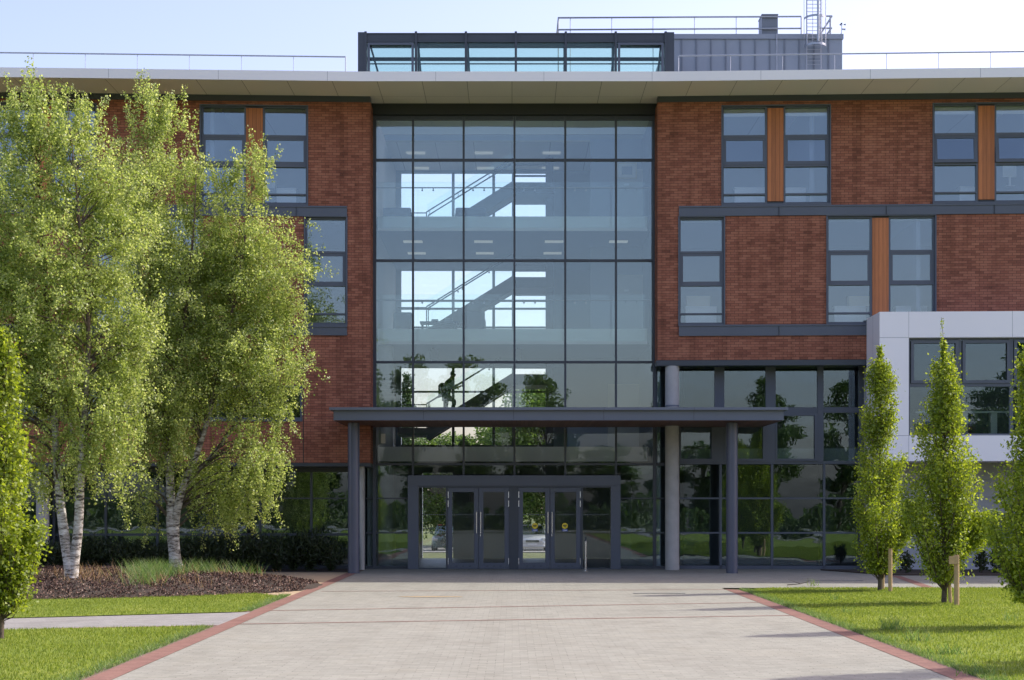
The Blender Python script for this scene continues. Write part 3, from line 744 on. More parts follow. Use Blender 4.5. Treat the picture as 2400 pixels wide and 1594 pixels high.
# rear wall with glazed openings
holes = []
for (z0, z1) in ((3.70, 6.82), (7.32, 10.31), (10.77, 13.80)): holes += [(bxx(940), bxx(1279), z0, z1)]
holes += [(bxx(990), bxx(1062), .0, bzz(1108)), (bxx(1225), bxx(1280), 0, bzz(1140))]
b = MB(); b.wall(X0i-.01, X1i+.01, 0, Z_SOF, holes, YBk, .25); rw = b.build('rear_wall', 'plaster_blue', B)
f = MB(); g = MB()
for hi, (a, b_, z0, z1) in enumerate(holes):
    if hi < 3:
        for p_ in (1062, 1157, 1203): f.box(bxx(p_)-.05, bxx(p_)+.05, YBk+.05, YBk+.15, z0, z1)
    g.box(a, b_, YBk+.09, YBk+.10, z0, z1)
for z in (fz(918, DW), fz(704.5, DW), fz(723, DW), fz(767, DW), fz(1045, DW)): f.box(bxx(940), bxx(1279), YBk+.06, YBk+.14, z-.035, z+.035)
f.build('rear_window', 'stair_steel', B); build_each(g, 'rear_pane', 'glass_rear', B)
# pier right of the stair, nearer wall with the picture, columns
b = MB(); b.box(fx(1279, 56.2), fx(1297, 56.2), 8.0, 8.5, 3.7, 13.8); b.build('stair_pier', 'dark_wall', B)
b = MB(); b.box(fx(1384, 53.5), X1i, 5.5, 5.65, 7.32, Z_SOF-.01); b.build('inner_wall', 'plaster_blue', B)
b = MB(); b.box(fx(1330, 55), X1i, 7.0, 7.15, 3.7, 6.84); b.build('inner_wall', 'plaster_blue', B)
b = MB(); b.tube((fx(905, 50.9), 2.9, 0), (fx(905, 50.9), 2.9, 6.84), .22, n=28); b.build('concrete_column', 'concrete', B, smooth=True)
b = MB(); b.box(fx(1425, 54.9), X1i, 6.9, 6.99, 3.7, fz(900, 54.9)); b.build('white_panel', 'plaster', B)
# doors in the nearer wall
for zf in (7.32, 10.77):
    b = MB(); b.box(fx(1448, 53.4), fx(1508, 53.4), 5.44, 5.49, zf, zf+2.1); d_ = b.build('inner_door', 'plaster', B)
    b = MB(); b.box(fx(1462, 53.4), fx(1474, 53.4), 5.42, 5.44, zf+1.55, zf+1.62); b.build('door_sign', 'white_plastic', d_)
# ceiling lights
def clights(rows, z, d):
    for a, b_ in rows:
        b = MB(); b.box(fx(a, d), fx(b_, d), d-D0-.15, d-D0+.15, z-.035, z-.001); b.build('ceiling_light', 'lamp_lit', B)
rA = [(945.6, 990), (1111.5, 1154.7), (1277, 1320), (1428, 1471)]; rB = [(956, 997.6), (1115.5, 1157), (1274, 1316)]
clights(rA, 10.33, 52.3); clights(rB, 10.33, 54.7)
clights([(953, 996), (1113, 1155), (1272, 1313.5)], Z_SOF, 55.6); clights([(972, 1005), (1118, 1158), (1270, 1310)], Z_SOF, 58.1)
# gallery balustrades
for zb_, zt_ in fl[1:]:
    g = MB(); x = X0i+.03
    while x < X1i-.3:
        x2 = min(x+1.56, X1i-.05); g.box(x, x2-.012, YE-.05, YE-.035, zb_+.08, zt_+1.05); x += 1.56
    go = g.build('balustrade', 'glass_rail', B)
    h = MB(); h.tube((X0i, YE-.09, zt_+.87), (X1i, YE-.09, zt_+.87), .020, n=8); x = X0i+1.56
    while x < X1i-.3:
        for o_ in (-.17, .17): h.tube((x+o_, YE-.09, zt_+.86), (x+o_, YE-.045, zt_+.80), .014, n=6); h.tube((x+o_, YE-.06, zt_+.80), (x+o_, YE-.03, zt_+.80), .03, n=8)
        x += 1.56
    h.build('handrail', 'galvanised', go)
# staircase: per storey one flight between a left and a right landing
YS0, YS1 = 7.0, 8.25; dS = 55.6
for (zr, lz) in ((6.36, 3.69), (9.62, 7.31), (12.80, 10.76)):
    xr = fx(1203, dS); sl = .622; xl = fx(1003, dS) 
    zl_ = zr-sl*(xr-xl)
    s = MB()
    th = .47
    for y0 in (YS0, YS1-.06): s.prism([(xl, zl_), (xr, zr), (xr, zr-th), (xl, zl_-th)], y0, y0+.06)
    n_ = 11; gx_ = (xr-xl)/n_; rz = (zr-zl_)/n_
    for k_ in range(n_):
        s.box(xl+k_*gx_, xl+(k_+1)*gx_+.02, YS0+.06, YS1-.06, zl_+(k_+.0)*rz-.06-.05, zl_+k_*rz-.06)
        s.box(xl+k_*gx_-.01, xl+k_*gx_+.01, YS0+.06, YS1-.06, zl_+(k_-1)*rz-.06, zl_+k_*rz-.111)
    s.quad((xl, YS0+.06, zl_-th+.03), (xr, YS0+.06, zr-th+.03), (xr, YS1-.06, zr-th+.03), (xl, YS1-.06, zl_-th+.03))
    so_ = s.build('staircase', 'stair_steel', B)
    l = MB(); l.box(xr, fx(1297, dS), YS0, YS1+.9, zr-.42, zr-.06); l.box(fx(935, dS), xl, YS0, YS1+.9, zl_-.30, zl_-.06)
    l.build('landing', 'stair_steel', so_)
    hr = MB()
    for y_, o_ in ((YS0+.03, .0), (YS1-.03, .10)):
        hr.tube((xl-.02, y_, zl_+.75+o_), (xr, y_, zr+.75+o_), .024, n=8)
        hr.tube((xl-.02, y_, zl_-.05), (xl-.02, y_, zl_+.75+o_), .018, n=6)
    for k_ in (.03, .36, .41, .72, .77, 1.0):
        xx_ = xl+(xr-xl)*k_; zz_ = zl_+(zr-zl_)*k_; hr.tube((xx_, YS0+.03, zz_+.73), (xx_, YS0+.0, zz_+.62), .010, n=6); hr.tube((xx_, YS0-.02, zz_+.60), (xx_, YS0+.02, zz_+.60), .028, n=8)
    for z_ in (.16, .36, .55): hr.box(xr, fx(1279, dS), YS0+.02, YS0+.05, zr+z_-.035, zr+z_+.035)
    hr.tube((fx(935, dS), YS0+.03, zl_+.72), (xl-.02, YS0+.03, zl_+.72), .02, n=6)
    hr.build('handrail', 'stair_steel', so_)
    g = MB(); g.prism([(xl, zl_+.0), (xr, zr+.0), (xr, zr+.98), (xl, zl_+.98)], YS0-.02, YS0-.008); g.build('stair_glass', 'glass_rail', so_)
# speakers hung below the first gallery ceiling
for px in (1017, 1215):
    b = MB(); x = fx(px, 51.5); b.box(x-.13, x+.13, 3.4, 3.75, 6.42, 6.80); b.tube((x, 3.55, 6.8), (x, 3.55, 6.86), .05); b.build('hanging_unit', 'dark_wall', B)
b = MB(); b.box(X0i-5, X1i+20, 4.2, 4.3, .0, 3.25)
# --- roof-top clerestory
YC = 1.5; dC = D0+YC
def qx(px): return fx(px, dC)
def qz(py): return fz(py, dC)
c = MB(); zT = qz(76); zPB = qz(170)
c.box(qx(839), qx(857), YC-.03, 2.9, Z_ROOF, zT); c.box(qx(1560), qx(1580), YC-.03, 2.9, Z_ROOF, zT)
c.box(qx(839), qx(846), 3.0, 6.13, Z_ROOF, 14.955); c.box(qx(1573), qx(1580), 3.0, 6.13, Z_ROOF, 14.955)
c.box(qx(857), qx(1560), YC, YC+.14, qz(97), qz(80)); c.box(qx(857), qx(1560), YC+.161, 2.9, qz(83), qz(79)); c.box(qx(857), qx(1560), YC, YC+.1, Z_ROOF, Z_ROOF+.16)
c.box(qx(857), qx(1560), YC-.02, YC+.1, qz(99), qz(96.5)); c.box(qx(857), qx(1560), YC-.02, YC+.16, qz(80)+.001, qz(77.5))
for p_ in (857, 975, 1092, 1209, 1326, 1443, 1560): c.box(qx(p_)-.035, qx(p_)+.035, YC-.05, YC+.12, Z_ROOF+.02, qz(74.5)); 
for p_ in (975, 1092, 1209, 1326, 1443): c.box(qx(p_)-.03, qx(p_)+.03, 2.80, 2.88, 15.12, qz(83)-.001)
c.box(qx(857), qx(1560), 2.78, 2.995, 14.962, 15.11)
c.box(qx(857), qx(1560), 2.81, 2.87, fz(142, 50.8), fz(134, 50.8)); c.box(qx(857), qx(1560), 2.81, 2.87, fz(150, 50.8), fz(148, 50.8))
co = c.build('clerestory', 'dark_metal', B)
for p0, p1 in ((862, 970), (1448, 1555)):     # opening lights at both ends
    s = MB(); a, b_ = qx(p0), qx(p1); z1 = qz(101)
    s.box(a, b_, YC-.06, YC-.022, z1-.07, z1); s.box(a, a+.07, YC-.06, YC-.022, Z_ROOF+.18, z1-.07); s.box(b_-.07, b_, YC-.06, YC-.022, Z_ROOF+.18, z1-.07)
    s.build('vent_sash', 'frame_metal', co)
g = MB(); g.box(qx(857), qx(1560), YC+.05, YC+.064, Z_ROOF+.16, qz(99)); g.box(qx(857), qx(1560), 2.83, 2.844, 15.11, qz(83)); g.box(qx(839), qx(1580), 3.0, 6.13, 14.962, 14.98); build_each(g, 'clerestory_glass', 'glass_roof', co)
l = MB()
for p_, q_ in ((862, 885), (977, 984), (1095, 1099), (1443, 1436), (1554, 1546)): l.tube((qx(p_), 2.2, 16.05), (qx(q_), 2.2, 15.0), .03, n=6)
l.build('opening_arm', 'frame_metal', co)
# --- plant room
YPm = 4.0; dP = D0+YPm
def rx(px): return fx(px, dP)
def rz_(py): return fz(py, dP)
b = MB(); b.box(rx(1565), rx(1974), YPm, 9.5, Z_ROOF-.02, rz_(92)); pl = b.build('plant_room', 'zinc', B)
b = MB(); b.box(rx(1565), rx(1976.5), YPm-.05, 9.55, rz_(92)+.001, rz_(80.5)); b.build('coping', 'zinc', pl)
b = MB(); px = 1598
while px < 1972: b.box(rx(px)-.018, rx(px)+.018, YPm-.035, YPm-.001, Z_ROOF, rz_(92)-.002); px += 34.4
b.build('standing_seam', 'zinc_dark', pl)
b = MB(); b.box(rx(1788), rx(1825.5), YPm+.2, YPm+.9, rz_(80.5), rz_(31)); b.box(rx(1787), rx(1826.5), YPm+.17, YPm+.93, rz_(31), rz_(29)); b.build('flue', 'zinc_dark', pl)
b = MB(); b.tube((rx(1819.5), YPm-.08, Z_ROOF), (rx(1819.5), YPm-.08, rz_(81)), .018); b.build('cable_pipe', 'galvanised', pl)
def rail(name, pts_px, y, pz_rails, zbase, fxx, fzz, r0=.024, mat='galvanised', mid=True):
    pass
b = MB()
for y_ in (YPm+.15,):
    for pz in (38.5, 66.5): b.tube((rx(1309), y_, rz_(pz)), (rx(1880), y_, rz_(pz-3)), .028, n=8)
for p_ in (1309, 1337, 1434.5, 1531.5, 1629, 1727, 1880): b.tube((rx(p_), YPm+.15, Z_ROOF if p_ < 1560 else rz_(82)), (rx(p_), YPm+.15, rz_(37)), .022 if p_ in (1309, 1880) else .012, n=6)
b.tube((rx(1309), YPm+.15, rz_(38.5)), (rx(1309), YPm+3, rz_(38.5)), .024, n=6)
b.build('guard_rail', 'galvanised', pl)
b = MB()
for pz in (33.5, 62): b.tube((rx(1923), YPm+.2, rz_(pz)), (rx(1953), YPm+.2, rz_(pz)), .030, n=8)
for p_ in (1923, 1949): b.tube((rx(p_), YPm+.2, rz_(82)), (rx(p_), YPm+.2, rz_(33)), .030, n=8)
b.tube((rx(1953), YPm+.2, rz_(33)), (rx(1925), YPm+.2, rz_(77)), .028, n=8); b.tube((rx(1951), YPm+.2, rz_(62)), (rx(1938), YPm+.2, rz_(81)), .028, n=8)
b.build('guard_rail', 'galvanised', pl)
# ladder, safety cage and mast
b = MB(); YLd = YPm-.35
for p_ in (1889, 1922): b.tube((rx(p_), YPm-.12, Z_ROOF), (rx(p_), YPm-.12, rz_(-60)), .016, n=6)
for pz in range(-50, 160, 9): b.tube((rx(1889), YPm-.12, rz_(pz*.98)), (rx(1922), YPm-.12, rz_(pz*.98)), .010, n=6)
la = b.build('ladder', 'galvanised', pl)
b = MB(); xc = rx(1908.5); rr = rx(1934)-xc
for pz in (112, 47, -20):
    zc = rz_(pz); n_ = 22
    P_ = [(xc+rr*math.cos(math.pi*k_/n_), YPm-.12-rr*1.25*math.sin(math.pi*k_/n_), zc) for k_ in range(n_+1)]
    for a, b_ in zip(P_[:-1], P_[1:]): b.quad((a[0], a[1], zc-.035), (b_[0], b_[1], zc-.035), (b_[0], b_[1], zc+.035), (a[0], a[1], zc+.035)); b.quad((b_[0], b_[1]+.006, zc-.035), (a[0], a[1]+.006, zc-.035), (a[0], a[1]+.006, zc+.035), (b_[0], b_[1]+.006, zc+.035))
for k_ in (0, 4, 8, 14, 18, 22):
    a = math.pi*k_/22; x_, y_ = xc+rr*math.cos(a), YPm-.12-rr*1.25*math.sin(a); b.tube((x_, y_, rz_(114)), (x_, y_, rz_(-60)), .009, n=6)
b.build('ladder_cage', 'galvanised', pl)
b = MB(); b.tube((rx(1910), YPm-.55, rz_(108)), (rx(1910), YPm-.55, rz_(-90)), .037, n=12); b.tube((rx(1910), YPm-.55, rz_(105)), (rx(1910), YPm, rz_(100)), .02, n=8); b.build('mast', 'galvanised', pl, smooth=True)
b = MB(); x = rx(1905); b.tube((x, YPm+1, rz_(81)), (x, YPm+1, rz_(77)), .33, .26, n=20); b.tube((x, YPm+1, rz_(77)), (x, YPm+1, rz_(63)), .17, .26, n=20); b.tube((x, YPm+1, rz_(63)), (x, YPm+1, rz_(60)), .27, .1, n=20); b.build('roof_vent', 'zinc_dark', pl, smooth=True)
b = MB(); x = rx(1974); b.tube((rx(1970), YPm+.1, rz_(81)), (rx(1974), YPm+.1, rz_(75)), .012); b.tube((rx(1974), YPm+.1, rz_(75)), (rx(1974.5), YPm+.1, rz_(56)), .012); b.tube((rx(1974), YPm+.1, rz_(66)), (rx(1983), YPm+.1, rz_(67)), .022, .03, n=10); wv = b.build('wind_gauge', 'galvanised', pl)
b = MB()
for p_, q_ in ((1970.5, 56), (1981, 55.5), (1973, 53)): b.tube((rx(p_)-.02, YPm+.1, rz_(q_)), (rx(p_)+.03, YPm+.1, rz_(q_)), .012, .03, n=10); b.tube((rx(p_), YPm+.1, rz_(q_)), (rx(1974.5), YPm+.1, rz_(56)), .004, n=5)
b.build('wind_cup', 'black_metal', pl)
# --- roof edge guard rails
YRr = -.9
def ex(px): return wx(px, YRr)
for side, posts, pref in ((-1, [810-122*i for i in range(16)], 810), (1, [1590+122*i for i in range(16)], 1590)):
    zr = wz(133.5 if side < 0 else 131, YRr, pref); b = MB()
    xa_, xb_ = ex(posts[0]), ex(posts[-1])
    b.tube((xa_, YRr, zr), (xb_, YRr, zr), .022, n=8)
    b.tube((xa_, YRr, Z_ROOF-.03), (xa_, YRr, zr), .016, n=6)
    for p_ in posts[1:]: b.tube((ex(p_), YRr, Z_ROOF-.03), (ex(p_), YRr, zr), .009, n=6)
    b.build('roof_rail', 'galvanised', B, shear=True)
# ground-floor interior
b = MB(); b.box(X0i-.25, X1i+12, 9.0, 9.1, 0, 3.2)
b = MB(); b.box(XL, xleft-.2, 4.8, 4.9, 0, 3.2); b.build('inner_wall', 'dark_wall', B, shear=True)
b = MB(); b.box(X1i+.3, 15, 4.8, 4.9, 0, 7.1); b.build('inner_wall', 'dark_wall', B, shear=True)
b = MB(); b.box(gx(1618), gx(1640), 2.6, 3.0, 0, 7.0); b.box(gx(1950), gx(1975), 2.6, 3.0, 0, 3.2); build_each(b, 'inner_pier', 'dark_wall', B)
# ================================================================ THE GROUND
def struct(o): o['kind'] = 'structure'; return o
GX = 400
g = MB()
g.quad((-GX, -300, -.03), (GX, -300, -.03), (GX, 18, -.03), (-GX, 18, -.03)); g.quad((-GX, 18, -.03), (GX, 18, -.03), (GX, 42, -.62), (-GX, 42, -.62)); g.quad((-GX, 42, -.62), (GX, 42, -.62), (GX, 900, -.62), (-GX, 900, -.62))
struct(g.build('ground', 'field'))
BLx0, BLx1, BRx0, BRx1 = -4.63, -4.34, 4.80, 5.08
p = MB(); p.flat([(BLx1, -60), (BRx0, -60), (BRx0, -10.4), (BRx0, 1.2), (BLx1, 1.2)], 0.0); p.flat([(BRx0+.001, -10.4), (34, -10.4), (34, 1.2), (BRx0+.001, 1.2)], 0.0)
struct(p.build('paving', 'paving'))
p = MB(); p.flat([(BLx0, -60), (BLx1-.0, -60), (BLx1-.0, -.25), (BLx0, -.25)], .004); p.flat([(BRx0, -60), (BRx1, -60), (BRx1, -11.3), (BRx0+.0, -11.0), (BRx0, -11.0)], .004)
def strip_line(mb, a, b_, w=.10, z=.004):
    a = Vector((*a, z)); b_ = Vector((*b_, z)); n_ = (b_-a).cross(Vector((0, 0, 1))).normalized()*w/2
    mb.quad(a+n_, b_+n_, b_-n_, a-n_) if (b_-a).cross(n_).z < 0 else mb.quad(a-n_, b_-n_, b_+n_, a+n_)
for a, b_ in (((BLx1, -18.55), (BRx0, -16.1)), ((BLx1, -21.9), (BRx0, -19.85)), ((-4.2, -11.95), (BRx0, -11.2))): strip_line(p, a, b_)
strip_line(p, (10.3, -4.0), (9.6, -10.3), .25)
struct(p.build('path_edging', 'red_block'))
p = MB(); p.flat([(-40, -25.5), (-16, -24.3), (-8.5, -23.3), (BLx0, -22.3), (BLx0, -19.0), (-8.5, -20.7), (-16, -21.6), (-40, -22.6)], .004)
struct(p.build('side_path', 'paving_grey'))
p = MB(); strip_line(p, (-7.0, -22.85), (BLx0, -22.25), .09, .008); struct(p.build('path_edging', 'red_block'))
p = MB(); p.flat([(-40, -14), (BLx0, -14), (BLx0, -1.5), (-40, -1.5)], -.004); struct(p.build('gravel', 'gravel'))
p = MB(); p.flat([(-40, -1.5), (BLx0-.1, -1.5), (BLx0-.1, 1.15), (-40, 1.15)], 0); struct(p.build('planting_soil', 'soil'))
rb = [(9.0, -.2), (10.2, -3.7), (34, -5.4), (34, -.2)]
p = MB(); p.flat(rb[::-1], .03); 
for a, b_ in zip(rb, rb[1:]+rb[:1]): p.quad((*a, .03), (*b_, .03), (*b_, 0), (*a, 0))
struct(p.build('planting_soil', 'soil'))
p = MB(); p.flat([(-34, 1.2), (34, 1.2), (34, 10.55), (-34, 10.55)], .006); struct(p.build('indoor_floor', 'dark_floor'))
p = MB(); p.quad((-30, 22, -.10), (30, 22, -.10), (30, 42, -.59), (-30, 42, -.59)); p.flat([(-30, 42), (30, 42), (30, 52), (-30, 52)], -.59); struct(p.build('car_park', 'asphalt'))
p = MB(); p.flat([(-60, -74), (60, -74), (60, -66), (-60, -66)], -.02); struct(p.build('road', 'paving_grey'))

# lawns: slightly uneven sheets, ragged at the edge
def lawn_z(x, y): return .018+.012*np.sin(x*1.3+y*.7)+.008*np.sin(x*3.1-y*2.3)
def wob(t): return .035*math.sin(t*3.1)+.03*math.sin(t*7.7+1)+.02*math.sin(t*17.3)
Rl = [(BRx1+.05+abs(wob(y)), y) for y in np.arange(-60, -11.6, .12)]+[(5.6, -11.0)]+[(x, -10.55+wob(x)*.6) for x in np.arange(6.0, 34, .15)]+[(34, -60)]
L1 = [(BLx0-.09-abs(wob(y)), y) for y in np.arange(-22.7, -60, -.12)]+[(-40, -60), (-40, -25.6)]+[(x, np.interp(x, [-40, -16, -8.5, BLx0], [-25.5, -24.3, -23.3, -22.3])-.06-abs(wob(x))*.8) for x in np.arange(-39.8, BLx0-.1, .15)]
L2 = [(x, np.interp(x, [-40, -16, -8.5, BLx0], [-22.6, -21.6, -20.7, -19.0])+.06+abs(wob(x))*.8) for x in np.arange(-39.8, BLx0-.1, .15)]+[(BLx0-.09-abs(wob(y)), y) for y in np.arange(-18.9, -14.0, .12)]+[(-5.2, -13.3), (-5.6, -12.9), (-7.5, -14.0), (-9.5, -14.7), (-40, -14.9)]
lawns = []
for poly in (Rl, L1, L2):
    poly = [(float(a), float(b_)) for a, b_ in poly]
    m_ = MB(); m_.flat(poly, .012); o = m_.build('lawn', 'lawn'); struct(o); lawns.append(poly)
# bare earth seam between lawn and edging
p = MB(); p.flat([(BRx1-.01, -60), (BRx1+.32, -60), (BRx1+.32, -11.3), (BRx1-.01, -11.3)], .002); p.flat([(BLx0-.32, -60), (BLx0+.01, -60), (BLx0+.01, -14), (BLx0-.32, -14)], .002); struct(p.build('bare_earth', 'bare_earth'))
def inpoly(P, poly):
    x, y = P[:, 0], P[:, 1]; c = np.zeros(len(P), bool); n_ = len(poly); j = n_-1
    for i in range(n_):
        xi, yi = poly[i]; xj, yj = poly[j]
        if yi != yj:
            t = ((yi > y) != (yj > y)) & (x < (xj-xi)*(y-yi)/(yj-yi)+xi); c ^= t
        j = i
    return c
def blades(P, h, w, mat, name, parent=None, lean=.35, r=rng):
    n_ = len(P); a = r.uniform(0, 2*np.pi, n_); u = np.stack([np.cos(a), np.sin(a), np.zeros(n_)], 1)
    b2 = r.uniform(0, 2*np.pi, n_); hh = h*r.uniform(.55, 1.3, n_)
    tip = P+np.stack([np.cos(b2)*hh*lean, np.sin(b2)*hh*lean, hh], 1)
    v = np.stack([P-u*w/2, P+u*w/2, tip], 1).reshape(-1, 3)
    return npmesh(name, v, 3, mat, parent)
allp = []
for poly, x0, x1, y0, y1, n_ in ((Rl, 5, 17, -32, -10, 260000), (L1, -12, -4.5, -33, -22, 90000), (L2, -16, -4.5, -22, -12.5, 80000)):
    P = np.stack([rng.uniform(x0, x1, n_), rng.uniform(y0, y1, n_), np.full(n_, .012)], 1); P = P[inpoly(P, poly)]
    den = .5+.5*np.sin(P[:, 0]*2.1+np.sin(P[:, 1]*1.7)*2)*np.sin(P[:, 1]*1.3+P[:, 0]); P = P[rng.random(len(P)) < .55+.45*den]; allp.append(P)
o = blades(np.concatenate(allp), .035, .012, 'grass_blade', 'grass'); tag(o, 'short bright green mown grass of the lawns', 'grass', kind='stuff')
# paler verge weeds along the lawn edges
P = np.stack([BRx1+.02+np.abs(rng.normal(0, .13, 9000)), rng.uniform(-31, -11.2, 9000), np.full(9000, .006)], 1)
Q = np.stack([BLx0-.02-np.abs(rng.normal(0, .13, 6000)), rng.uniform(-31, -13.5, 6000), np.full(6000, .006)], 1)
Q = Q[(Q[:, 1] > -18.8) | (Q[:, 1] < -22.5)]
o = blades(np.concatenate([P, Q]), .05, .010, 'weed_blade', 'verge_grass', lean=.8); tag(o, 'ragged paler grass creeping along the red brick edging', 'grass', kind='stuff')
def weed(x, y, h, n_, label, sp_=.1):
    r_ = np.random.default_rng(int(abs(x*100+y*10))); P = np.stack([r_.normal(0, sp_, n_), r_.normal(0, sp_, n_), np.zeros(n_)], 1)
    o = blades(P, h, .014, 'weed_blade', 'weed_tuft', lean=.7, r=r_); o.location = (x, y, .012); tag(o, label, 'weed', 'weeds standing above the right lawn')
def atg(px, py): d = gy(py); return fx(px, d), d-D0
for (px, py, h, n_, lb) in ((2087, 1478, .20, 90, 'spreading weed in the third shadow band on the right lawn'), (2148, 1505, .24, 40, 'thin upright weed beside the edging below the third shadow band'), (2222, 1535, .16, 60, 'low leafy weed close to the lower right red edging'),
        (1955, 1408, .16, 24, 'pale curled weed between the two farthest shadows on the right lawn'), (1908, 1374, .17, 26, 'wispy weed at the far edge of the right lawn'), (1980, 1436, .13, 24, 'small pale sprig just above the second shadow band'), (2372, 1455, .2, 20, 'single dark stalk near the right edge of the lawn'), (2300, 1585, .12, 80, 'clump of low weeds at the bottom right corner of the lawn')):
    x, y = atg(px, py); weed(x, y, h, n_, lb)

# mulch mound
MC, MA, MBx = (-10.6, -9.9), 6.15, 5.35
def mound(x, y):
    r2 = ((x-MC[0])/MA)**2+((y-MC[1])/MBx)**2
    return .40*np.clip(1-r2, 0, 1)**.8
n_ = 70; xs_ = np.linspace(MC[0]-MA*1.02, MC[0]+MA*1.0, n_); ys_ = np.linspace(MC[1]-MBx*1.0, MC[1]+MBx*1.0, n_)
m_ = MB()
for x in xs_:
    for y in ys_:
        r2 = ((x-MC[0])/MA)**2+((y-MC[1])/MBx)**2; z = float(mound(x, y))
        z += (.02*math.sin(x*5+y*3)+.015*math.sin(x*11-y*7)) if r2 < .95 else 0
        m_.v.append((x, y, z-.012 if r2 >= 1 else max(z, .0)+.01))
for i in range(n_-1):
    for j in range(n_-1):
        x, y = (xs_[i]+xs_[i+1])/2, (ys_[j]+ys_[j+1])/2
        if ((x-MC[0])/MA)**2+((y-MC[1])/MBx)**2 < 1.02: a = i*n_+j; m_.f.append((a, a+n_, a+n_+1, a+1))
struct(m_.build('mulch_bed', 'soil', smooth=True))
N = 60000; a = rng.uniform(0, 2*np.pi, N); rr = np.sqrt(rng.random(N))*1.015; P = np.stack([MC[0]+MA*rr*np.cos(a), MC[1]+MBx*rr*np.sin(a)], 1)
P = P[(P[:, 1] < -6) & (P[:, 0] < -4.68)]; z = mound(P[:, 0], P[:, 1])+.018+rng.uniform(0, .02, len(P)); P = np.column_stack([P, z])
v = leaf_quads(P, .055, .026, 0); v[:, 2] = np.maximum(v[:, 2], .012)
tag(npmesh('mulch_chips', v, 4, 'mulch_chip'), 'dark brown bark chips covering the low mound under the birches', 'bark mulch', kind='stuff')
def mpts(n, cx_, cy_, sx, sy): P = np.stack([rng.normal(cx_, sx, n), rng.normal(cy_, sy, n)], 1); P = P[(P[:, 0] < -4.9)]; return np.column_stack([P, mound(P[:, 0], P[:, 1])])
Pg = np.concatenate([mpts(900, -8.1, -10.9, .30, .5), mpts(260, -7.9, -12.6, .2, .45), mpts(420, -7.3, -9.2, .28, .4), mpts(150, -6.5, -8.2, .25, .3)])
tag(blades(Pg, .32, .014, 'weed_blade', 'long_grass', lean=.75), 'tall green grass growing through the bark mulch by the right birch', 'long grass', kind='stuff')
Pg = np.concatenate([mpts(150, -9.3, -12.0, .5, .6), mpts(90, -6.8, -9.6, .6, .6), mpts(160, -8.2, -12.9, 1.0, .4)])
tag(blades(Pg, .26, .012, 'dry_seed', 'dry_grass', lean=.6), 'straw coloured dry stalks on the bark mulch mound', 'dry grass', kind='stuff')

# drain slots, paving patch, twig
for (px0, px1, py, lb) in ((1484, 1606, 1391, 'long narrow iron drain slot in the sunlit paving right of the doors'), (1890, 2022, 1361.5, 'long narrow iron drain slot in the shaded paving behind the right lawn')):
    d = gy(py); x0, x1 = fx(px0, d), fx(px1, d); m_ = MB(); m_.box(x0, x1, -.05, .05, .001, .007)
    o = m_.build('drain_slot', 'drain_iron'); x = x0
    t = MB()
    while x < x1-.03: t.box(x+.01, x+.02, -.04, .04, .0071, .010); x += .03
    o.location = (0, d-D0, 0); t.build('grating', 'galvanised', o); tag(o, lb, 'drain', 'drain slots in the paving')
x, y = atg(1012, 1399); m_ = MB(); r_ = random.Random(3); m_.flat([(math.cos(k*.52)*.62*(1+.2*r_.random()), math.sin(k*.52)*.17*(1+.3*r_.random())) for k in range(12)], 0)
o = m_.build('paint_patch', 'yellow_paint'); o.location = (x, y, .006); tag(o, 'faint yellowish worn patch on the sunlit paving left of centre', 'ground stain')
m_ = MB(); x0, y0 = atg(1845, 1373); x1, y1 = atg(1893, 1370); m_.path([(x0, y0, .02), ((x0+x1)/2, y0-.1, .05), ((x0+x1)/2+.2, y0, .10), (x1, y1, .16)], [.012, .009, .007, .004], 6); m_.path([((x0+x1)/2, y0-.1, .05), ((x0+x1)/2-.25, y0+.1, .14)], [.008, .003], 5)
tag(m_.build('fallen_twig', 'twig_bark'), 'thin bare twig lying on the far tip of the right lawn', 'twig')

# door post
m_ = MB(); d = 47.2; x = fx(1372.5, d); o = empty('door_post', 'slim stainless steel button post standing before the right-hand door side pane', 'post', (x, d-D0, 0))
m_.tube((0, 0, 0), (0, 0, fz(1264, d)), .027, n=20); m_.build('post_tube', 'stainless', o, smooth=True)
m_ = MB(); m_.box(-.022, .022, -.031, -.02, .86, .98); m_.build('button_plate', 'dark_metal', o); m_ = MB(); m_.tube((0, 0, 0), (0, 0, .012), .075, n=20); m_.build('base_plate', 'stainless', o)

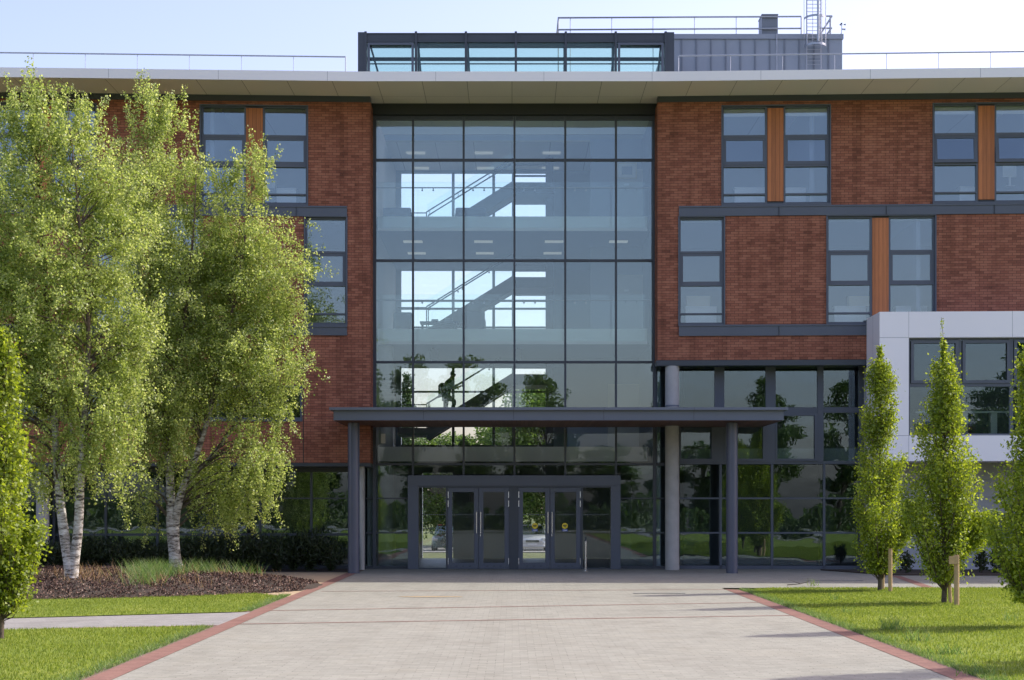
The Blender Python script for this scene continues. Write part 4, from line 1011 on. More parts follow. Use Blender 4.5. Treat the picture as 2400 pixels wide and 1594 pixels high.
# ================================================================ TREES
def birch(name, label, base, stems, lobes, nper, seed, group='birches on the bark mulch bed'):
    r = np.random.default_rng(seed); rd = random.Random(seed)
    o = empty(name, label, 'tree', base, group); bx_, by_, bz_ = base; tm = MB(); tw = MB(); SP = []
    for pts, r0 in stems:
        pts = [Vector(p) for p in pts]; out = []; n_ = 26
        for q in range(n_+1):
            t = q/n_*(len(pts)-1); i = min(int(t), len(pts)-2); f_ = t-i
            p0 = pts[max(i-1, 0)]; p1 = pts[i]; p2 = pts[i+1]; p3 = pts[min(i+2, len(pts)-1)]
            out.append(.5*((2*p1)+(p2-p0)*f_+(2*p0-5*p1+4*p2-p3)*f_*f_+(3*p1-p0-3*p2+p3)*f_**3))
        rad = [max(.008, r0*((1-q/n_)**.9)*(1.25-.25*min(1, q/2))) for q in range(n_+1)]
        tm.path(out, rad, 12); SP += [(p, rad[i]) for i, p in enumerate(out) if i > 3]
    tm.v = [(x-bx_, y-by_, z-bz_) for x, y, z in tm.v]; tm.build('trunk', 'birch_bark', o, smooth=True)
    SPv = np.array([p for p, _ in SP]); LV = []
    for (c, rad, mode) in lobes:
        c = np.array(c); rad = np.array(rad); vol = rad[0]*rad[2]
        na = max(10, int(nper*vol*(.66 if mode == 'droop' else 1)))
        u = r.normal(size=(na, 3)); u /= np.linalg.norm(u, axis=1)[:, None]; rr = r.random(na)**.42
        # clumping
        cl = np.sin(u[:, 0]*5+c[0]*3)*np.sin(u[:, 2]*6+c[2])*np.sin(u[:, 1]*5+1)
        rr *= 1+.16*cl; A = c+u*rr[:, None]*rad
        # group anchors in sprays
        ng = max(3, na//9); G = A[r.integers(0, na, ng)]
        gi = r.integers(0, ng, na); A = np.where((r.random(na) < .6)[:, None], G[gi]+r.normal(0, .22, (na, 3)), A)
        for g_ in G:   # one limb per spray
            dd = np.linalg.norm((SPv-g_)*np.array([1, 1, .75]), axis=1)+np.maximum(0, SPv[:, 2]-(g_[2]-.5))*2.5; k_ = int(np.argmin(dd)); s = SPv[k_]
            L_ = np.linalg.norm(g_-s)
            if L_ < .1: continue
            mid = s+(g_-s)*.5+np.array([r.normal(0, .06*L_), r.normal(0, .06*L_), .10*L_*(1 if mode != 'droop' else 1.6)])
            r0 = min(.035, .35*SP[k_][1]+.004+.004*L_)
            tw.path([s, s+(mid-s)*.5+np.array([0, 0, .04*L_]), mid, mid+(g_-mid)*.6+r.normal(0, .03, 3), g_], [r0, r0*.8, r0*.6, r0*.4, r0*.2], 4)
        for a_ in A:
            if mode == 'up': d_ = np.array([(a_[0]-c[0])*.3, (a_[1]-c[1])*.3, 1.0])+r.normal(0, .22, 3)
            elif mode == 'droop': d_ = np.array([(a_[0]-c[0])*.25, (a_[1]-c[1])*.25, -1.0])+r.normal(0, .3, 3)
            else: d_ = np.array([(a_[0]-c[0])*.6, (a_[1]-c[1])*.6, -.1])+r.normal(0, .5, 3)
            d_ /= np.linalg.norm(d_); ln = r.uniform(.25, .75)*(1.15 if mode == 'droop' else 1); nl = int(ln*118)
            t = r.random(nl); bend = np.outer(t**2, np.array([0, 0, -.22*ln if mode == 'mid' else (.05 if mode == 'up' else -.25)*ln]))
            P = a_+np.outer(t*ln, d_)+bend+r.normal(0, .045+.025*(mode == 'mid'), (nl, 3)); LV.append(P)
            if rd.random() < .35: tw.path([a_, a_+d_*ln*.5+bend[0]*0, a_+d_*ln*.95], [.005, .004, .002], 3)
    tw.v = [(x-bx_, y-by_, z-bz_) for x, y, z in tw.v]; tw.build('branches', 'twig_bark', o)
    P = np.concatenate(LV)-np.array(base); v = leaf_quads(P, .055, .046, -.5, r)
    npmesh('crown', v, 4, 'birch_leaf', o); return o
def lobe(px, py, rx_, rz, d, mode='mid', dy=0, depth=1.1):
    s = d/F; return ((fx(px, d), d-D0+dy, fz(py, d)), (rx_*s, rx_*s*depth, rz*s), mode)
def st(pts, d, dy=0): return [(fx(px, d), d-D0+dy*i/max(1, len(pts)-1), fz(py, d)) for i, (px, py) in enumerate(pts)]
dA = 35.5; bA = (fx(168, dA), dA-D0, float(mound(fx(168, dA), dA-D0)))
sA = [([bA]+st([(150, 1250), (133, 1120), (118, 930), (100, 700), (80, 450), (75, 235)], dA, .5), .125),
      ([bA]+st([(183, 1240), (192, 1120), (206, 930), (215, 760), (195, 500), (172, 245)], dA, -.5), .12),
      (st([(183, 1190), (160, 1000), (60, 760), (10, 560), (-30, 430)], dA, .8), .06)]
lA = [lobe(300, 540, 42, 120, dA, 'mid', .2), lobe(300, 780, 50, 130, dA, 'mid', .2), lobe(128, 350, 50, 80, dA, 'up', -.2), lobe(20, 350, 45, 85, dA, 'up'), lobe(72, 312, 45, 85, dA, 'up'), lobe(180, 308, 48, 80, dA, 'up', .3), lobe(60, 440, 100, 130, dA, 'mid'), lobe(205, 440, 75, 130, dA, 'mid', .2), lobe(0, 640, 110, 170, dA), lobe(140, 660, 120, 180, dA, 'mid', -.3), lobe(240, 640, 60, 160, dA), lobe(255, 480, 45, 90, dA, 'up'),
      lobe(40, 880, 110, 150, dA, 'mid', .3), lobe(170, 900, 110, 150, dA, 'mid'), lobe(80, 1060, 80, 80, dA, 'droop'), lobe(215, 1050, 85, 95, dA, 'droop'), lobe(265, 860, 70, 150, dA, 'droop'), lobe(-80, 760, 80, 260, dA), lobe(285, 1010, 60, 110, dA, 'droop', -.4)]
birch('birch_tree', 'left birch with two diverging white stems rising from the bark mulch', bA, sA, lA, 155, 3)
dB = 40.5; bB = (fx(414, dB), dB-D0, float(mound(fx(414, dB), dB-D0)))
sB = [([bB]+st([(402, 1235), (398, 1140), (385, 1000), (372, 800), (355, 560), (345, 230)], dB, .4), .15),
      ([bB]+st([(410, 1235), (428, 1150), (475, 1030), (520, 860), (565, 640), (600, 420)], dB, -.3), .13),
      (st([(425, 1150), (500, 1060), (580, 950), (640, 840), (680, 720)], dB, .5), .06), (st([(390, 1010), (430, 800), (460, 560), (470, 420)], dB, -.6), .06)]
lB = [lobe(298, 480, 42, 100, dB), lobe(515, 720, 60, 140, dB), lobe(345, 300, 42, 85, dB, 'up'), lobe(385, 330, 40, 75, dB, 'up', .3), lobe(360, 430, 72, 110, dB), lobe(445, 480, 40, 75, dB, 'up'), lobe(340, 620, 85, 150, dB, 'mid', -.3), lobe(430, 640, 85, 150, dB), lobe(490, 600, 45, 110, dB, 'up', .2), lobe(360, 830, 110, 150, dB, 'mid'), lobe(480, 830, 90, 150, dB, 'mid', .3),
      lobe(345, 1010, 75, 105, dB, 'droop'), lobe(440, 1030, 80, 110, dB, 'droop', .2), lobe(390, 920, 120, 100, dB, 'mid', -.6), lobe(500, 1110, 65, 85, dB, 'droop', .3), lobe(325, 1150, 40, 60, dB, 'droop')]
lBr = [lobe(598, 445, 38, 62, dB, 'up'), lobe(520, 450, 38, 55, dB, 'up', .3), lobe(560, 540, 78, 95, dB), lobe(630, 600, 70, 100, dB), lobe(575, 700, 110, 130, dB, 'mid', .3), lobe(650, 700, 55, 110, dB, 'droop'), lobe(590, 860, 105, 130, dB, 'mid', -.3), lobe(655, 880, 48, 90, dB, 'droop'),
       lobe(590, 1010, 75, 100, dB, 'droop'), lobe(610, 1100, 45, 70, dB, 'droop', -.3), lobe(545, 1130, 45, 75, dB, 'droop'), lobe(700, 868, 18, 18, dB, 'mid')]
birch('birch_tree', 'middle birch forking low above a curved white trunk, crown touching the office windows', bB, sB, lB+lBr, 150, 5)

def hornbeam(name, label, base, H, W, seed, group, nleaf=32000, side=None):
    r = np.random.default_rng(seed); o = empty(name, label, 'tree', base, group)
    zt = [.03, .07, .13, .20, .32, .45, .55, .65, .76, .88, .97, 1.0]; rt = [.03, .17, .50, .86, 1.0, .84, .62, .47, .36, .27, .12, .03]
    rt = [q*r.uniform(.84, 1.12) for q in rt]
    tm = MB(); tm.path([(0, 0, 0), (.02, 0, .5), (-.02, .01, H*.35), (.02, 0, H*.7), (0, 0, H*.97)], [.055, .045, .035, .02, .006], 10); tm.build('trunk', 'twig_bark', o, smooth=True)
    br = MB(); LP = []; LD = []
    nb = 210
    for k in range(nb):
        t = r.uniform(.05, .93)**1.0; ang = r.uniform(0, 2*np.pi); Rm = np.interp(t, zt, rt)*W*(1+.25*np.sin(ang*2+seed+t*9)+r.normal(0, .10)); z = t*H
        if math.sin(ang*2.3+seed)*math.sin(t*17+seed*1.7) < -.62: continue
        Rm *= 1+.16*math.sin(t*23+seed+ang)
        z0 = max(.25, z-Rm*1.5-.25*r.random()); e = np.array([Rm*.97*np.cos(ang), Rm*.97*np.sin(ang), z]); s = np.array([0, 0, z0])
        m_ = s+(e-s)*.55+np.array([Rm*.15*np.cos(ang), Rm*.15*np.sin(ang), -.05])
        br.path([s, m_, e], [.012, .008, .003], 4)
        tipl = r.uniform(.15, .35)*(1 if t < .8 else .7)
        e2 = e+np.array([np.cos(ang)*.06, np.sin(ang)*.06, tipl]); br.path([e, e2], [.003, .0015], 3)
        nl = int(nleaf/nb*(.35+.9*Rm/W)); tt = r.uniform(.30, 1.25, nl)
        base_ = np.where((tt < 1)[:, None], s+(e-s)*tt[:, None], e+(e2-e)*((tt-1)*4)[:, None])
        sp_ = .055+.085*np.clip(1.2-tt, 0, 1)[:, None]
        LP.append(base_+r.normal(0, 1, (nl, 3))*sp_*np.array([1, 1, .8]))
    if side:
        sx, z0, z1, ww = side; n2 = 2600; zz = r.uniform(0, 1, n2)
        LP.append(np.stack([sx*(.55+.45*zz)+r.normal(0, ww, n2), r.normal(0, ww, n2), z0+(z1-z0)*zz+r.normal(0, .05, n2)], 1)); br.path([(0, 0, .5), (sx*.5, 0, z0+.1), (sx, 0, z1)], [.018, .012, .003], 5)
    nl = 700; zz = r.uniform(.86, 1.0, nl); LP.append(np.stack([r.normal(0, .028, nl), r.normal(0, .028, nl), zz*H], 1))
    br.build('branches', 'twig_bark', o); P = np.concatenate(LP); P = P[P[:, 2] > .40]
    v = leaf_quads(P, .060, .041, -.15, r); npmesh('crown', v, 4, 'hornbeam_leaf', o); return o
gH = 'columnar hornbeams beside the entrance path'
T = {}
T[1] = hornbeam('hornbeam_tree', 'narrow columnar tree at the far end of the right lawn by the glass', (8.15, -11.7, 0), 5.42, .56, 21, gH, side=(.78, 1.0, 1.95, .12))
T[2] = hornbeam('hornbeam_tree', 'tall columnar tree before the white bay, a long thin leader at its tip', (8.33, -16.4, 0), 5.05, .62, 22, gH, side=(.85, 1.0, 1.75, .13))
m_ = MB(); m_.path([(0, 0, 4.8), (-.02, 0, 5.2), (-.05, 0, 5.52)], [.006, .005, .003], 5); m_.build('leader', 'twig_bark', T[2])
r_ = np.random.default_rng(5); zz = r_.uniform(4.9, 5.5, 60); npmesh('leader_leaves', leaf_quads(np.stack([r_.normal(-.03, .02, 60), r_.normal(0, .02, 60), zz], 1), .045, .03, 0, r_), 4, 'hornbeam_leaf', T[2])
T[3] = hornbeam('hornbeam_tree', 'columnar tree cut off by the right edge of the picture', (8.12, -22.6, 0), 4.55, .53, 23, gH)
T[5] = hornbeam('hornbeam_tree', 'columnar tree at the left edge of the picture beside the grey side path', (-7.22, -24.9, 0), 4.4, .56, 25, gH, side=(.42, .9, 1.6, .10))
c4 = copy_tree(T[1]); c4.location = (8.1, -28.4, 0); c4.rotation_euler = (0, 0, 2.1); c4['label'] = 'columnar tree just beyond the right edge shading the nearest paving'
c6 = copy_tree(T[3]); c6.location = (8.0, -34.5, 0); c6.rotation_euler = (0, 0, 1.1); c6['label'] = 'nearest columnar tree right of the camera shading the corner lawn'
c7 = copy_tree(T[2]); c7.location = (-7.0, -31, 0); c7.rotation_euler = (0, 0, 1.9); c7['label'] = 'columnar tree left of the camera, beyond the side path'
def stake(x, y, h, label, rad=.04, cap=False, lean=0):
    m_ = MB(); m_.tube((0, 0, -.02), (lean, 0, h), rad, rad*.97, n=14)
    o = m_.build('tree_stake', 'stake_wood', smooth=True, loc=(x, y, 0)); tag(o, label, 'stake', 'timber stakes beside the young trees')
    if cap: c_ = MB(); c_.box(-.16, rad*.4, -rad-.03, -rad+.0, h-.17, h-.02); c_.build('cross_piece', 'stake_wood', o)
    return o
x, y = atg(2078, 1386); stake(x, y-.35, .95, 'round timber stake right of the farthest columnar tree on the right lawn', .045)
x, y = atg(2068, 1383); stake(x+.02, y+.05, .6, 'short timber stake half hidden behind the farthest columnar tree', .04)
x, y = atg(2242, 1420); stake(x, y, .96, 'thick pale timber stake with a cross piece right of the middle columnar tree', .05, True)
x, y = atg(2228, 1415); stake(x, y, .84, 'thin leaning timber stake between the middle columnar tree and the thick stake', .035, False, -.05)

# shrubs
def shrub_mesh(seed, H, W, n_, mat, L, Wd, spiky):
    r = np.random.default_rng(seed); 
    if spiky:
        a = r.uniform(0, 2*np.pi, n_); t = r.random(n_)**.7; el = r.uniform(.5, 1.35, n_); rad = W*t*np.cos(el)*1.3
        P = np.stack([rad*np.cos(a), rad*np.sin(a), H*t*np.sin(el)], 1)+r.normal(0, .03, (n_, 3)); up = .9
    else:
        u = r.normal(size=(n_, 3)); u /= np.linalg.norm(u, axis=1)[:, None]; P = u*(r.random(n_)**.4)[:, None]*np.array([W, W, H*.5])*(1+.2*np.sin(u[:, :1]*7+seed))+np.array([0, 0, H*.52]); up = .2
    P[:, 2] = np.maximum(P[:, 2], .02); return leaf_quads(P, L, Wd, up, r)
def shrub(name, label, loc, seed, H, W, n_, mat, L, Wd, spiky, group, cat='shrub'):
    o = empty(name, label, cat, loc, group); npmesh('foliage', shrub_mesh(seed, H, W, n_, mat, L, Wd, spiky), 4, mat, o)
    m_ = MB(); r = random.Random(seed)
    for k in range(6): a = r.uniform(0, 6.28); m_.path([(0, 0, 0), (math.cos(a)*W*.3, math.sin(a)*W*.3, H*.4), (math.cos(a)*W*.55, math.sin(a)*W*.55, H*.8)], [.012, .008, .003], 5)
    m_.build('stem', 'twig_bark', o); return o
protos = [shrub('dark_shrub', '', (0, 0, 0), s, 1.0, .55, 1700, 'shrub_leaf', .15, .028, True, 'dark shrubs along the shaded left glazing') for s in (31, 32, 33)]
spots = list(np.arange(-13.6, -4.9, .56)); used = set(); nS = len(spots)
for i, x in enumerate(spots):
    k = i % 3; o = protos[k] if k not in used else copy_tree(protos[k]); used.add(k)
    o.location = (float(x)+random.uniform(-.1, .1), -.55+random.uniform(-.18, .18), 0); o.rotation_euler = (0, 0, random.uniform(0, 6)); s = random.uniform(.85, 1.15); o.scale = (s, s, s*random.uniform(.9, 1.1))
    o['label'] = 'dark spiky-leaved shrub in the shaded hedge row before the left glazing'
    if i == nS-1: o['label'] = 'end shrub of the shaded hedge row, closest to the steel canopy column'
bs = [(2062, 1.0, 'low dark shrub in the soil bed half behind the farthest columnar tree'), (2126, .95, 'small leafy shrub in the soil bed left of the middle columnar tree'), (2215, .85, 'wide low shrub in the soil bed right of the stakes'), (2303, 1.05, 'upright leafy shrub in the soil bed under the small dark window'), (2339, 1.1, 'bushy shrub in the soil bed nearest the right-edge tree')]
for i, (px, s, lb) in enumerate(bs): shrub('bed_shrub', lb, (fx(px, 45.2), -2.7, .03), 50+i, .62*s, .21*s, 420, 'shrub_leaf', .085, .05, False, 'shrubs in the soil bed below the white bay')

# trees behind the building, seen through it, and before it, seen in the glass
def far_tree(label, loc, H, W, seed, group, mat='far_leaf', conifer=False, n_=15000, zlow=.12, L=.17):
    r = np.random.default_rng(seed); o = empty('conifer_tree' if conifer else 'broadleaf_tree', label, 'tree', loc, group)
    m_ = MB(); m_.path([(0, 0, -.1), (.1, 0, H*.4), (0, 0, H*.92)], [.22, .14, .03], 10)
    LP = []
    if conifer:
        for k in range(240):
            t = r.uniform(.06, 1); a = r.uniform(0, 6.28); ln = W*(1-t)**.8*r.uniform(.7, 1.1)+.1; e = np.array([math.cos(a)*ln, math.sin(a)*ln, t*H-.12*ln]); nn = max(6, int(n_/240*(ln/W+.2))); q = r.random(nn)
            LP.append(np.array([0, 0, t*H])*(1-q)[:, None]+e*q[:, None]+r.normal(0, .09, (nn, 3))); 
            if k % 4 == 0: m_.path([(0, 0, t*H), tuple(e)], [.03, .008], 4)
    else:
        for k in range(34):
            u = r.normal(size=3); u /= np.linalg.norm(u); q = r.random()**.35; c = np.array([u[0]*W*q*.8, u[1]*W*q*.8, H*(zlow+(1-zlow)*.5)+u[2]*H*(1-zlow)*.44*q]); rr = W*r.uniform(.22, .38)
            nn = n_//34; v_ = r.normal(size=(nn, 3)); v_ /= np.linalg.norm(v_, axis=1)[:, None]; LP.append(c+v_*(r.random(nn)**.45)[:, None]*rr*np.array([1, 1, .8]))
            m_.path([(0, 0, max(.4, c[2]-W*.7)), tuple(c*np.array([.5, .5, 1])-np.array([0, 0, W*.15])), tuple(c)], [.06, .04, .015], 5)
    m_.build('trunk', 'twig_bark', o); P = np.concatenate(LP); P = P[P[:, 2] > .3]
    npmesh('crown', leaf_quads(P, L, L*.75, 0, r), 4, mat, o); return o
gF = 'trees beyond the back of the building'
F1 = far_tree('round leafy tree seen through the stair glazing just right of the staircase', (2.0, 43, -.6), 9.6, 3.9, 61, gF, L=.2, n_=30000)
F2 = copy_tree(F1); F2.location = (-8.6, 44, -.6); F2.rotation_euler = (0, 0, 2); F2.scale = (.75, .75, .93); F2['label'] = 'leafy tree seen through the lower stair window at far left'
F3 = copy_tree(F1); F3.location = (6.3, 46, -.6); F3.rotation_euler = (0, 0, 4); F3['label'] = 'leafy tree hidden mostly behind the stair pier at the back'
F4 = far_tree('small dark conifer seen under the canopy through the glass left of centre', (-2.6, 40, -.6), 6.0, 1.6, 62, gF, 'conifer_leaf', True)
F5 = far_tree('dark conifer with drooping tiers at the left end of the back trees', (-5.5, 38, -.6), 9.4, 1.3, 63, gF, 'conifer_leaf', True, L=.14)
F6 = copy_tree(F1); F6.location = (-4.4, 50, -.6); F6.rotation_euler = (0, 0, 1); F6.scale = (1.0, 1, .70); F6['label'] = 'low wide leafy tree behind the red-roofed parked car'
F7 = copy_tree(F1); F7.location = (-1.0, 55, -.6); F7.rotation_euler = (0, 0, 3); F7.scale = (1.0, 1, .80); F7['label'] = 'leafy tree filling the gap between the conifer and the round tree'
gR = 'trees standing behind the photographer'
rlocs = [(13.0, -84, 13.2, 3.0, 'broad tree mirrored beside the concrete column'), (19.6, -86, 12.8, 2.9, 'tree mirrored in the glazed screen right of the canopy column'), (-12.4, -84, 16.0, 2.6, 'tall tree mirrored at the left edge of the atrium glass'), (-20, -88, 13, 3.4, 'tall tree mirrored in the left wing windows'),
         (2.6, -86, 14.4, 3.2, 'tall tree mirrored above the centre doors'), (-3.4, -86, 15.2, 3.8, 'tall tree mirrored above the left doors'), (7.6, -90, 7.8, 3.2, 'low tree mirrored right of the doors'), (-28, -84, 12, 3.2, 'tree mirrored at the far left glazing'), (-8.3, -88, 15.5, 3.0, 'tree mirrored low in the left half of the atrium glass'), (33, -86, 17.5, 4.6, 'tall broad tree mirrored in the white bay window'), (41, -88, 17, 4.6, 'second tall tree mirrored in the white bay window'), (27, -90, 8, 3.0, 'low tree mirrored behind the right hornbeams')]
rb_ = None
for i, (x, y, H, W, lb) in enumerate(rlocs):
    if rb_ is None: rb_ = far_tree(lb, (x, y, 0), H, W, 71, gR, L=.22, n_=14000, zlow=.05); o = rb_; H0, W0 = H, W
    else: o = copy_tree(rb_); o.location = (x, y, 0); o.rotation_euler = (0, 0, i*1.3); o.scale = (W/W0, W/W0, H/H0); o['label'] = lb+', seen only as a reflection'
P = np.stack([rng.uniform(-62, 62, 42000), rng.normal(-79, .45, 42000), np.zeros(42000)], 1); hh = 2.1+.5*np.sin(P[:, 0]*.7)+.35*np.sin(P[:, 0]*1.9+1)+.2*np.sin(P[:, 0]*5.3)
P[:, 2] = hh*rng.random(42000)**.8
o = empty('roadside_hedge', 'long uneven hedge beyond the road behind the photographer, seen only as a reflection', 'hedge', (0, 0, 0)); npmesh('foliage', leaf_quads(P, .26, .2, 0), 4, 'far_leaf', o)
# brick block behind the photographer
o = empty('brick_block', 'long low brick block with dark window rows across the road behind the photographer', 'building', (45, -108, 0))
m_ = MB(); m_.box(-16, 16, -6, 0, 0, 9.2); m_.build('wall', 'brick', o); m_ = MB(); m_.box(-16.4, 16.4, -6.4, .4, 9.2, 9.6); m_.build('roof', 'zinc', o)
for zz in (1.2, 4.2, 7.0):
    for k in range(8):
        m_ = MB(); xk = -14.2+k*4; m_.box(xk, xk+2.2, .001, .05, zz, zz+1.5); m_.build('window', 'black_metal', o)

# ================================================================ THINGS INDOORS
def sofa(px0, px1, z, lb, h=.72, Y=4.9, seats=2, group='seating on the atrium galleries'):
    d = D0+Y; x0, x1 = fx(px0, d), fx(px1, d); w = x1-x0; o = empty('sofa' if w > .9 else 'armchair', lb, 'sofa' if w > .9 else 'armchair', ((x0+x1)/2, Y, z), group)
    b = MB(); b.box(-w/2+.12, w/2-.12, .0, .62, .12, .42); b.build('seat', 'sofa_fabric', o, bevel=.04)
    b = MB(); b.box(-w/2+.02, w/2-.02, -.16, .02, .12, h); b.build('backrest', 'sofa_fabric', o, bevel=.06)
    for s in (-1, 1): b = MB(); b.box(s*(w/2-.13), s*w/2, .021, .62, .12, .58); b.build('armrest', 'sofa_fabric', o, bevel=.03)
    for sx in (-1, 1):
        for sy in (-.1, .55): b = MB(); b.tube((sx*(w/2-.08), sy, .006), (sx*(w/2-.08), sy, .12), .02); b.build('leg', 'stainless', o)
sofa(889, 966, 10.77, 'dark low sofa at the left end of the top gallery'); sofa(1066, 1141, 10.77, 'dark low sofa under the stair on the top gallery')
sofa(921, 968, 7.32, 'dark armchair at the left end of the middle gallery', .80); sofa(1082, 1138, 7.32, 'dark high-backed armchair in the centre of the middle gallery', .84)
o = empty('coffee_table', 'low dark table left of the centre armchair on the middle gallery', 'table', (fx(1030, 53), 5.0, 7.32)); b = MB(); b.box(-.62, .62, -.3, .3, .44, .50); b.build('tabletop', 'sofa_fabric', o)
for sx in (-.55, .55):
    for sy in (-.25, .25): b = MB(); b.box(sx-.025, sx+.025, sy-.025, sy+.025, .001, .439); b.build('leg', 'stair_steel', o)
for k, (xo, w_, h_) in enumerate(((-.15, .24, .09), (.30, .26, .12))):
    b = MB()
    for q in range(3): b.box(-w_/2+.01*q, w_/2-.006*q, -.1, .1, h_/3*q, h_/3*(q+1)-.003)
    p_ = b.build('magazine_pile', 'plaster_blue', loc=(fx(1030, 53)+xo, 5.0, 7.821)); tag(p_, ('flat' if k == 0 else 'taller')+' pile of magazines on the low gallery table', 'magazines')
o = empty('wall_picture', 'pale framed print hanging on the top gallery wall at right', 'picture', (fx(1470.5, 53.2), 5.40, 0)); d = 53.4
b = MB(); z0, z1 = fz(419, d), fz(381, d); b.box(-.32, .32, -.0, .03, z0, z1); b.build('frame', 'cream_card', o); b = MB(); b.box(-.28, .28, -.004, -.001, z0+.04, z1-.04); b.build('mount', 'picture_mount', o)
b = MB(); b.box(-.17, .17, -.008, -.005, z0+.13, z1-.13); b.build('print', 'plaster_blue', o)
# things in the office windows
def desk_thing(name, cat, lb, px0, px1, py0, py1, mat, Y=.75, parts=None):
    x0, x1 = wx(px0, Y), wx(px1, Y); z0, z1 = wz(py1, Y, px0), wz(py0, Y, px0); y = Y-KS*max(0, abs(x0)-XS)
    o = empty(name, lb, cat, ((x0+x1)/2, y, z0)); w = x1-x0; h = z1-z0; b = MB()
    if name == 'monitor':
        b.box(-w/2, w/2, 0, .04, h*.45, h); b.build('screen', mat, o, bevel=.008); b = MB(); b.box(-.03, .03, .0, .04, .02, h*.449); b.box(-.12, .12, -.05, .12, 0, .02); b.build('stand', mat, o)
    elif name == 'storage_box':
        b.box(-w/2, w/2, 0, .3, 0, h*.75); b.build('box_body', mat, o); b = MB(); b.box(-w/2-.01, w/2+.01, -.01, .31, h*.751, h); b.build('lid', mat, o)
    else:
        b.box(-w/2, w/2, 0, .35, h-.04, h); b.build('top', mat, o); b = MB(); b.box(-w/2, w/2, .02, .05, 0, h-.041); b.build('front_panel', mat, o)
desk_thing('window_desk', 'desk', 'white desk behind the lower pane of the single right window beside the atrium', 1607, 1680, 718, 757, 'white_plastic', .9)
desk_thing('storage_box', 'box', 'cream box on the desk behind the single right window beside the atrium', 1610, 1664, 694, 718, 'cream_card', .95)
desk_thing('window_desk', 'desk', 'white desk behind the left lower pane of the right pair window above the bay', 1956, 2030, 717, 757, 'white_plastic', .9)
desk_thing('storage_box', 'box', 'cream box on the desk of the right pair window above the bay', 1990, 2038, 694, 717, 'cream_card', .95)
desk_thing('window_desk', 'desk', 'white desk behind the right lower pane of the pair window above the bay', 2100, 2174, 717, 757, 'white_plastic', .9)
desk_thing('window_desk', 'desk', 'pale desk behind the left upper window pane right of the atrium', 1722, 1796, 439, 474, 'white_plastic', .9)
desk_thing('window_desk', 'desk', 'pale desk behind the second upper window pane right of the atrium', 1842, 1906, 439, 474, 'white_plastic', .9)
desk_thing('window_desk', 'desk', 'pale desk behind the tilted upper window at the right edge', 2250, 2290, 437, 474, 'white_plastic', .9)
desk_thing('monitor', 'monitor', 'pale monitor behind the upper window at the right edge', 2351, 2384, 388, 437, 'white_plastic', 1.0)
desk_thing('window_desk', 'desk', 'pale desk behind the upper right pane of the left wing window', 648, 694, 441, 474, 'white_plastic', .9)
desk_thing('storage_box', 'box', 'white upright box in the upper right pane of the left wing window', 624, 645, 423, 441, 'white_plastic', .9)

# ================================================================ PERSON ON THE STAIR
def skin(name, J, E, mat, parent, root, sub=2):
    keys = list(J); me = bpy.data.meshes.new(name); me.from_pydata([J[k][0] for k in keys], [(keys.index(a), keys.index(b_)) for a, b_ in E], [])
    o = bpy.data.objects.new(name, me); col.objects.link(o)
    s = o.modifiers.new('skin', 'SKIN'); sb = o.modifiers.new('sub', 'SUBSURF'); sb.levels = sub; sb.render_levels = sub
    for i, k in enumerate(keys):
        sv = me.skin_vertices[0].data[i]; r_ = J[k][1]; sv.radius = (r_, r_) if not isinstance(r_, tuple) else r_; sv.use_root = (k == root)
    dg = bpy.context.evaluated_depsgraph_get(); dg.update(); m2 = bpy.data.meshes.new_from_object(o.evaluated_get(dg)); m2.name = name
    o.modifiers.clear(); o.data = m2; bpy.data.meshes.remove(me); m2.materials.clear(); m2.materials.append(M[mat]); m2.polygons.foreach_set('use_smooth', [True]*len(m2.polygons)); o.parent = parent; return o
hipX, hipZ, hipY = fx(1046, dS), fz(927, dS), 7.55
pe = empty('person', 'person in dark green top and dark trousers climbing the stair, hand on the rail', 'person', (hipX, hipY, hipZ))
J = {'hip': ((0, 0, 0), .13), 'waist': ((.02, 0, .14), .115), 'chest': ((.06, 0, .34), .155), 'upch': ((.10, 0, .47), .125), 'neck': ((.155, 0, .565), .058), 'neck2': ((.195, 0, .615), .058), 'head': ((.235, 0, .70), .092), 'crown': ((.245, 0, .755), .086), 'jaw': ((.285, 0, .64), .048), 'nose': ((.330, 0, .685), .016),
     'shL': ((.11, -.17, .46), .066), 'elL': ((.25, -.23, .27), .042), 'wrL': ((.47, -.24, .38), .028), 'paL': ((.54, -.24, .415), .034), 'shR': ((.11, .17, .46), .066), 'elR': ((.22, .22, .24), .042), 'wrR': ((.42, .22, .30), .028), 'paR': ((.49, .22, .34), .034),
     'hiL': ((0, -.09, -.04), .095), 'knL': ((.30, -.10, -.20), .064), 'anL': ((.175, -.10, -.60), .038), 'heL': ((.15, -.10, -.665), .036), 'toL': ((.36, -.11, -.675), .030), 'hiR': ((0, .09, -.04), .095), 'knR': ((-.03, .10, -.46), .062), 'anR': ((-.09, .10, -.87), .038), 'heR': ((-.115, .10, -.94), .036), 'toR': ((.09, .11, -.945), .030)}
E = [('hip', 'waist'), ('waist', 'chest'), ('chest', 'upch'), ('upch', 'neck'), ('neck', 'neck2'), ('neck2', 'head'), ('head', 'crown'), ('head', 'jaw'), ('head', 'nose')]
for s in 'LR': E += [('upch', 'sh'+s), ('sh'+s, 'el'+s), ('el'+s, 'wr'+s), ('wr'+s, 'pa'+s), ('hip', 'hi'+s), ('hi'+s, 'kn'+s), ('kn'+s, 'an'+s), ('an'+s, 'he'+s), ('an'+s, 'to'+s)]
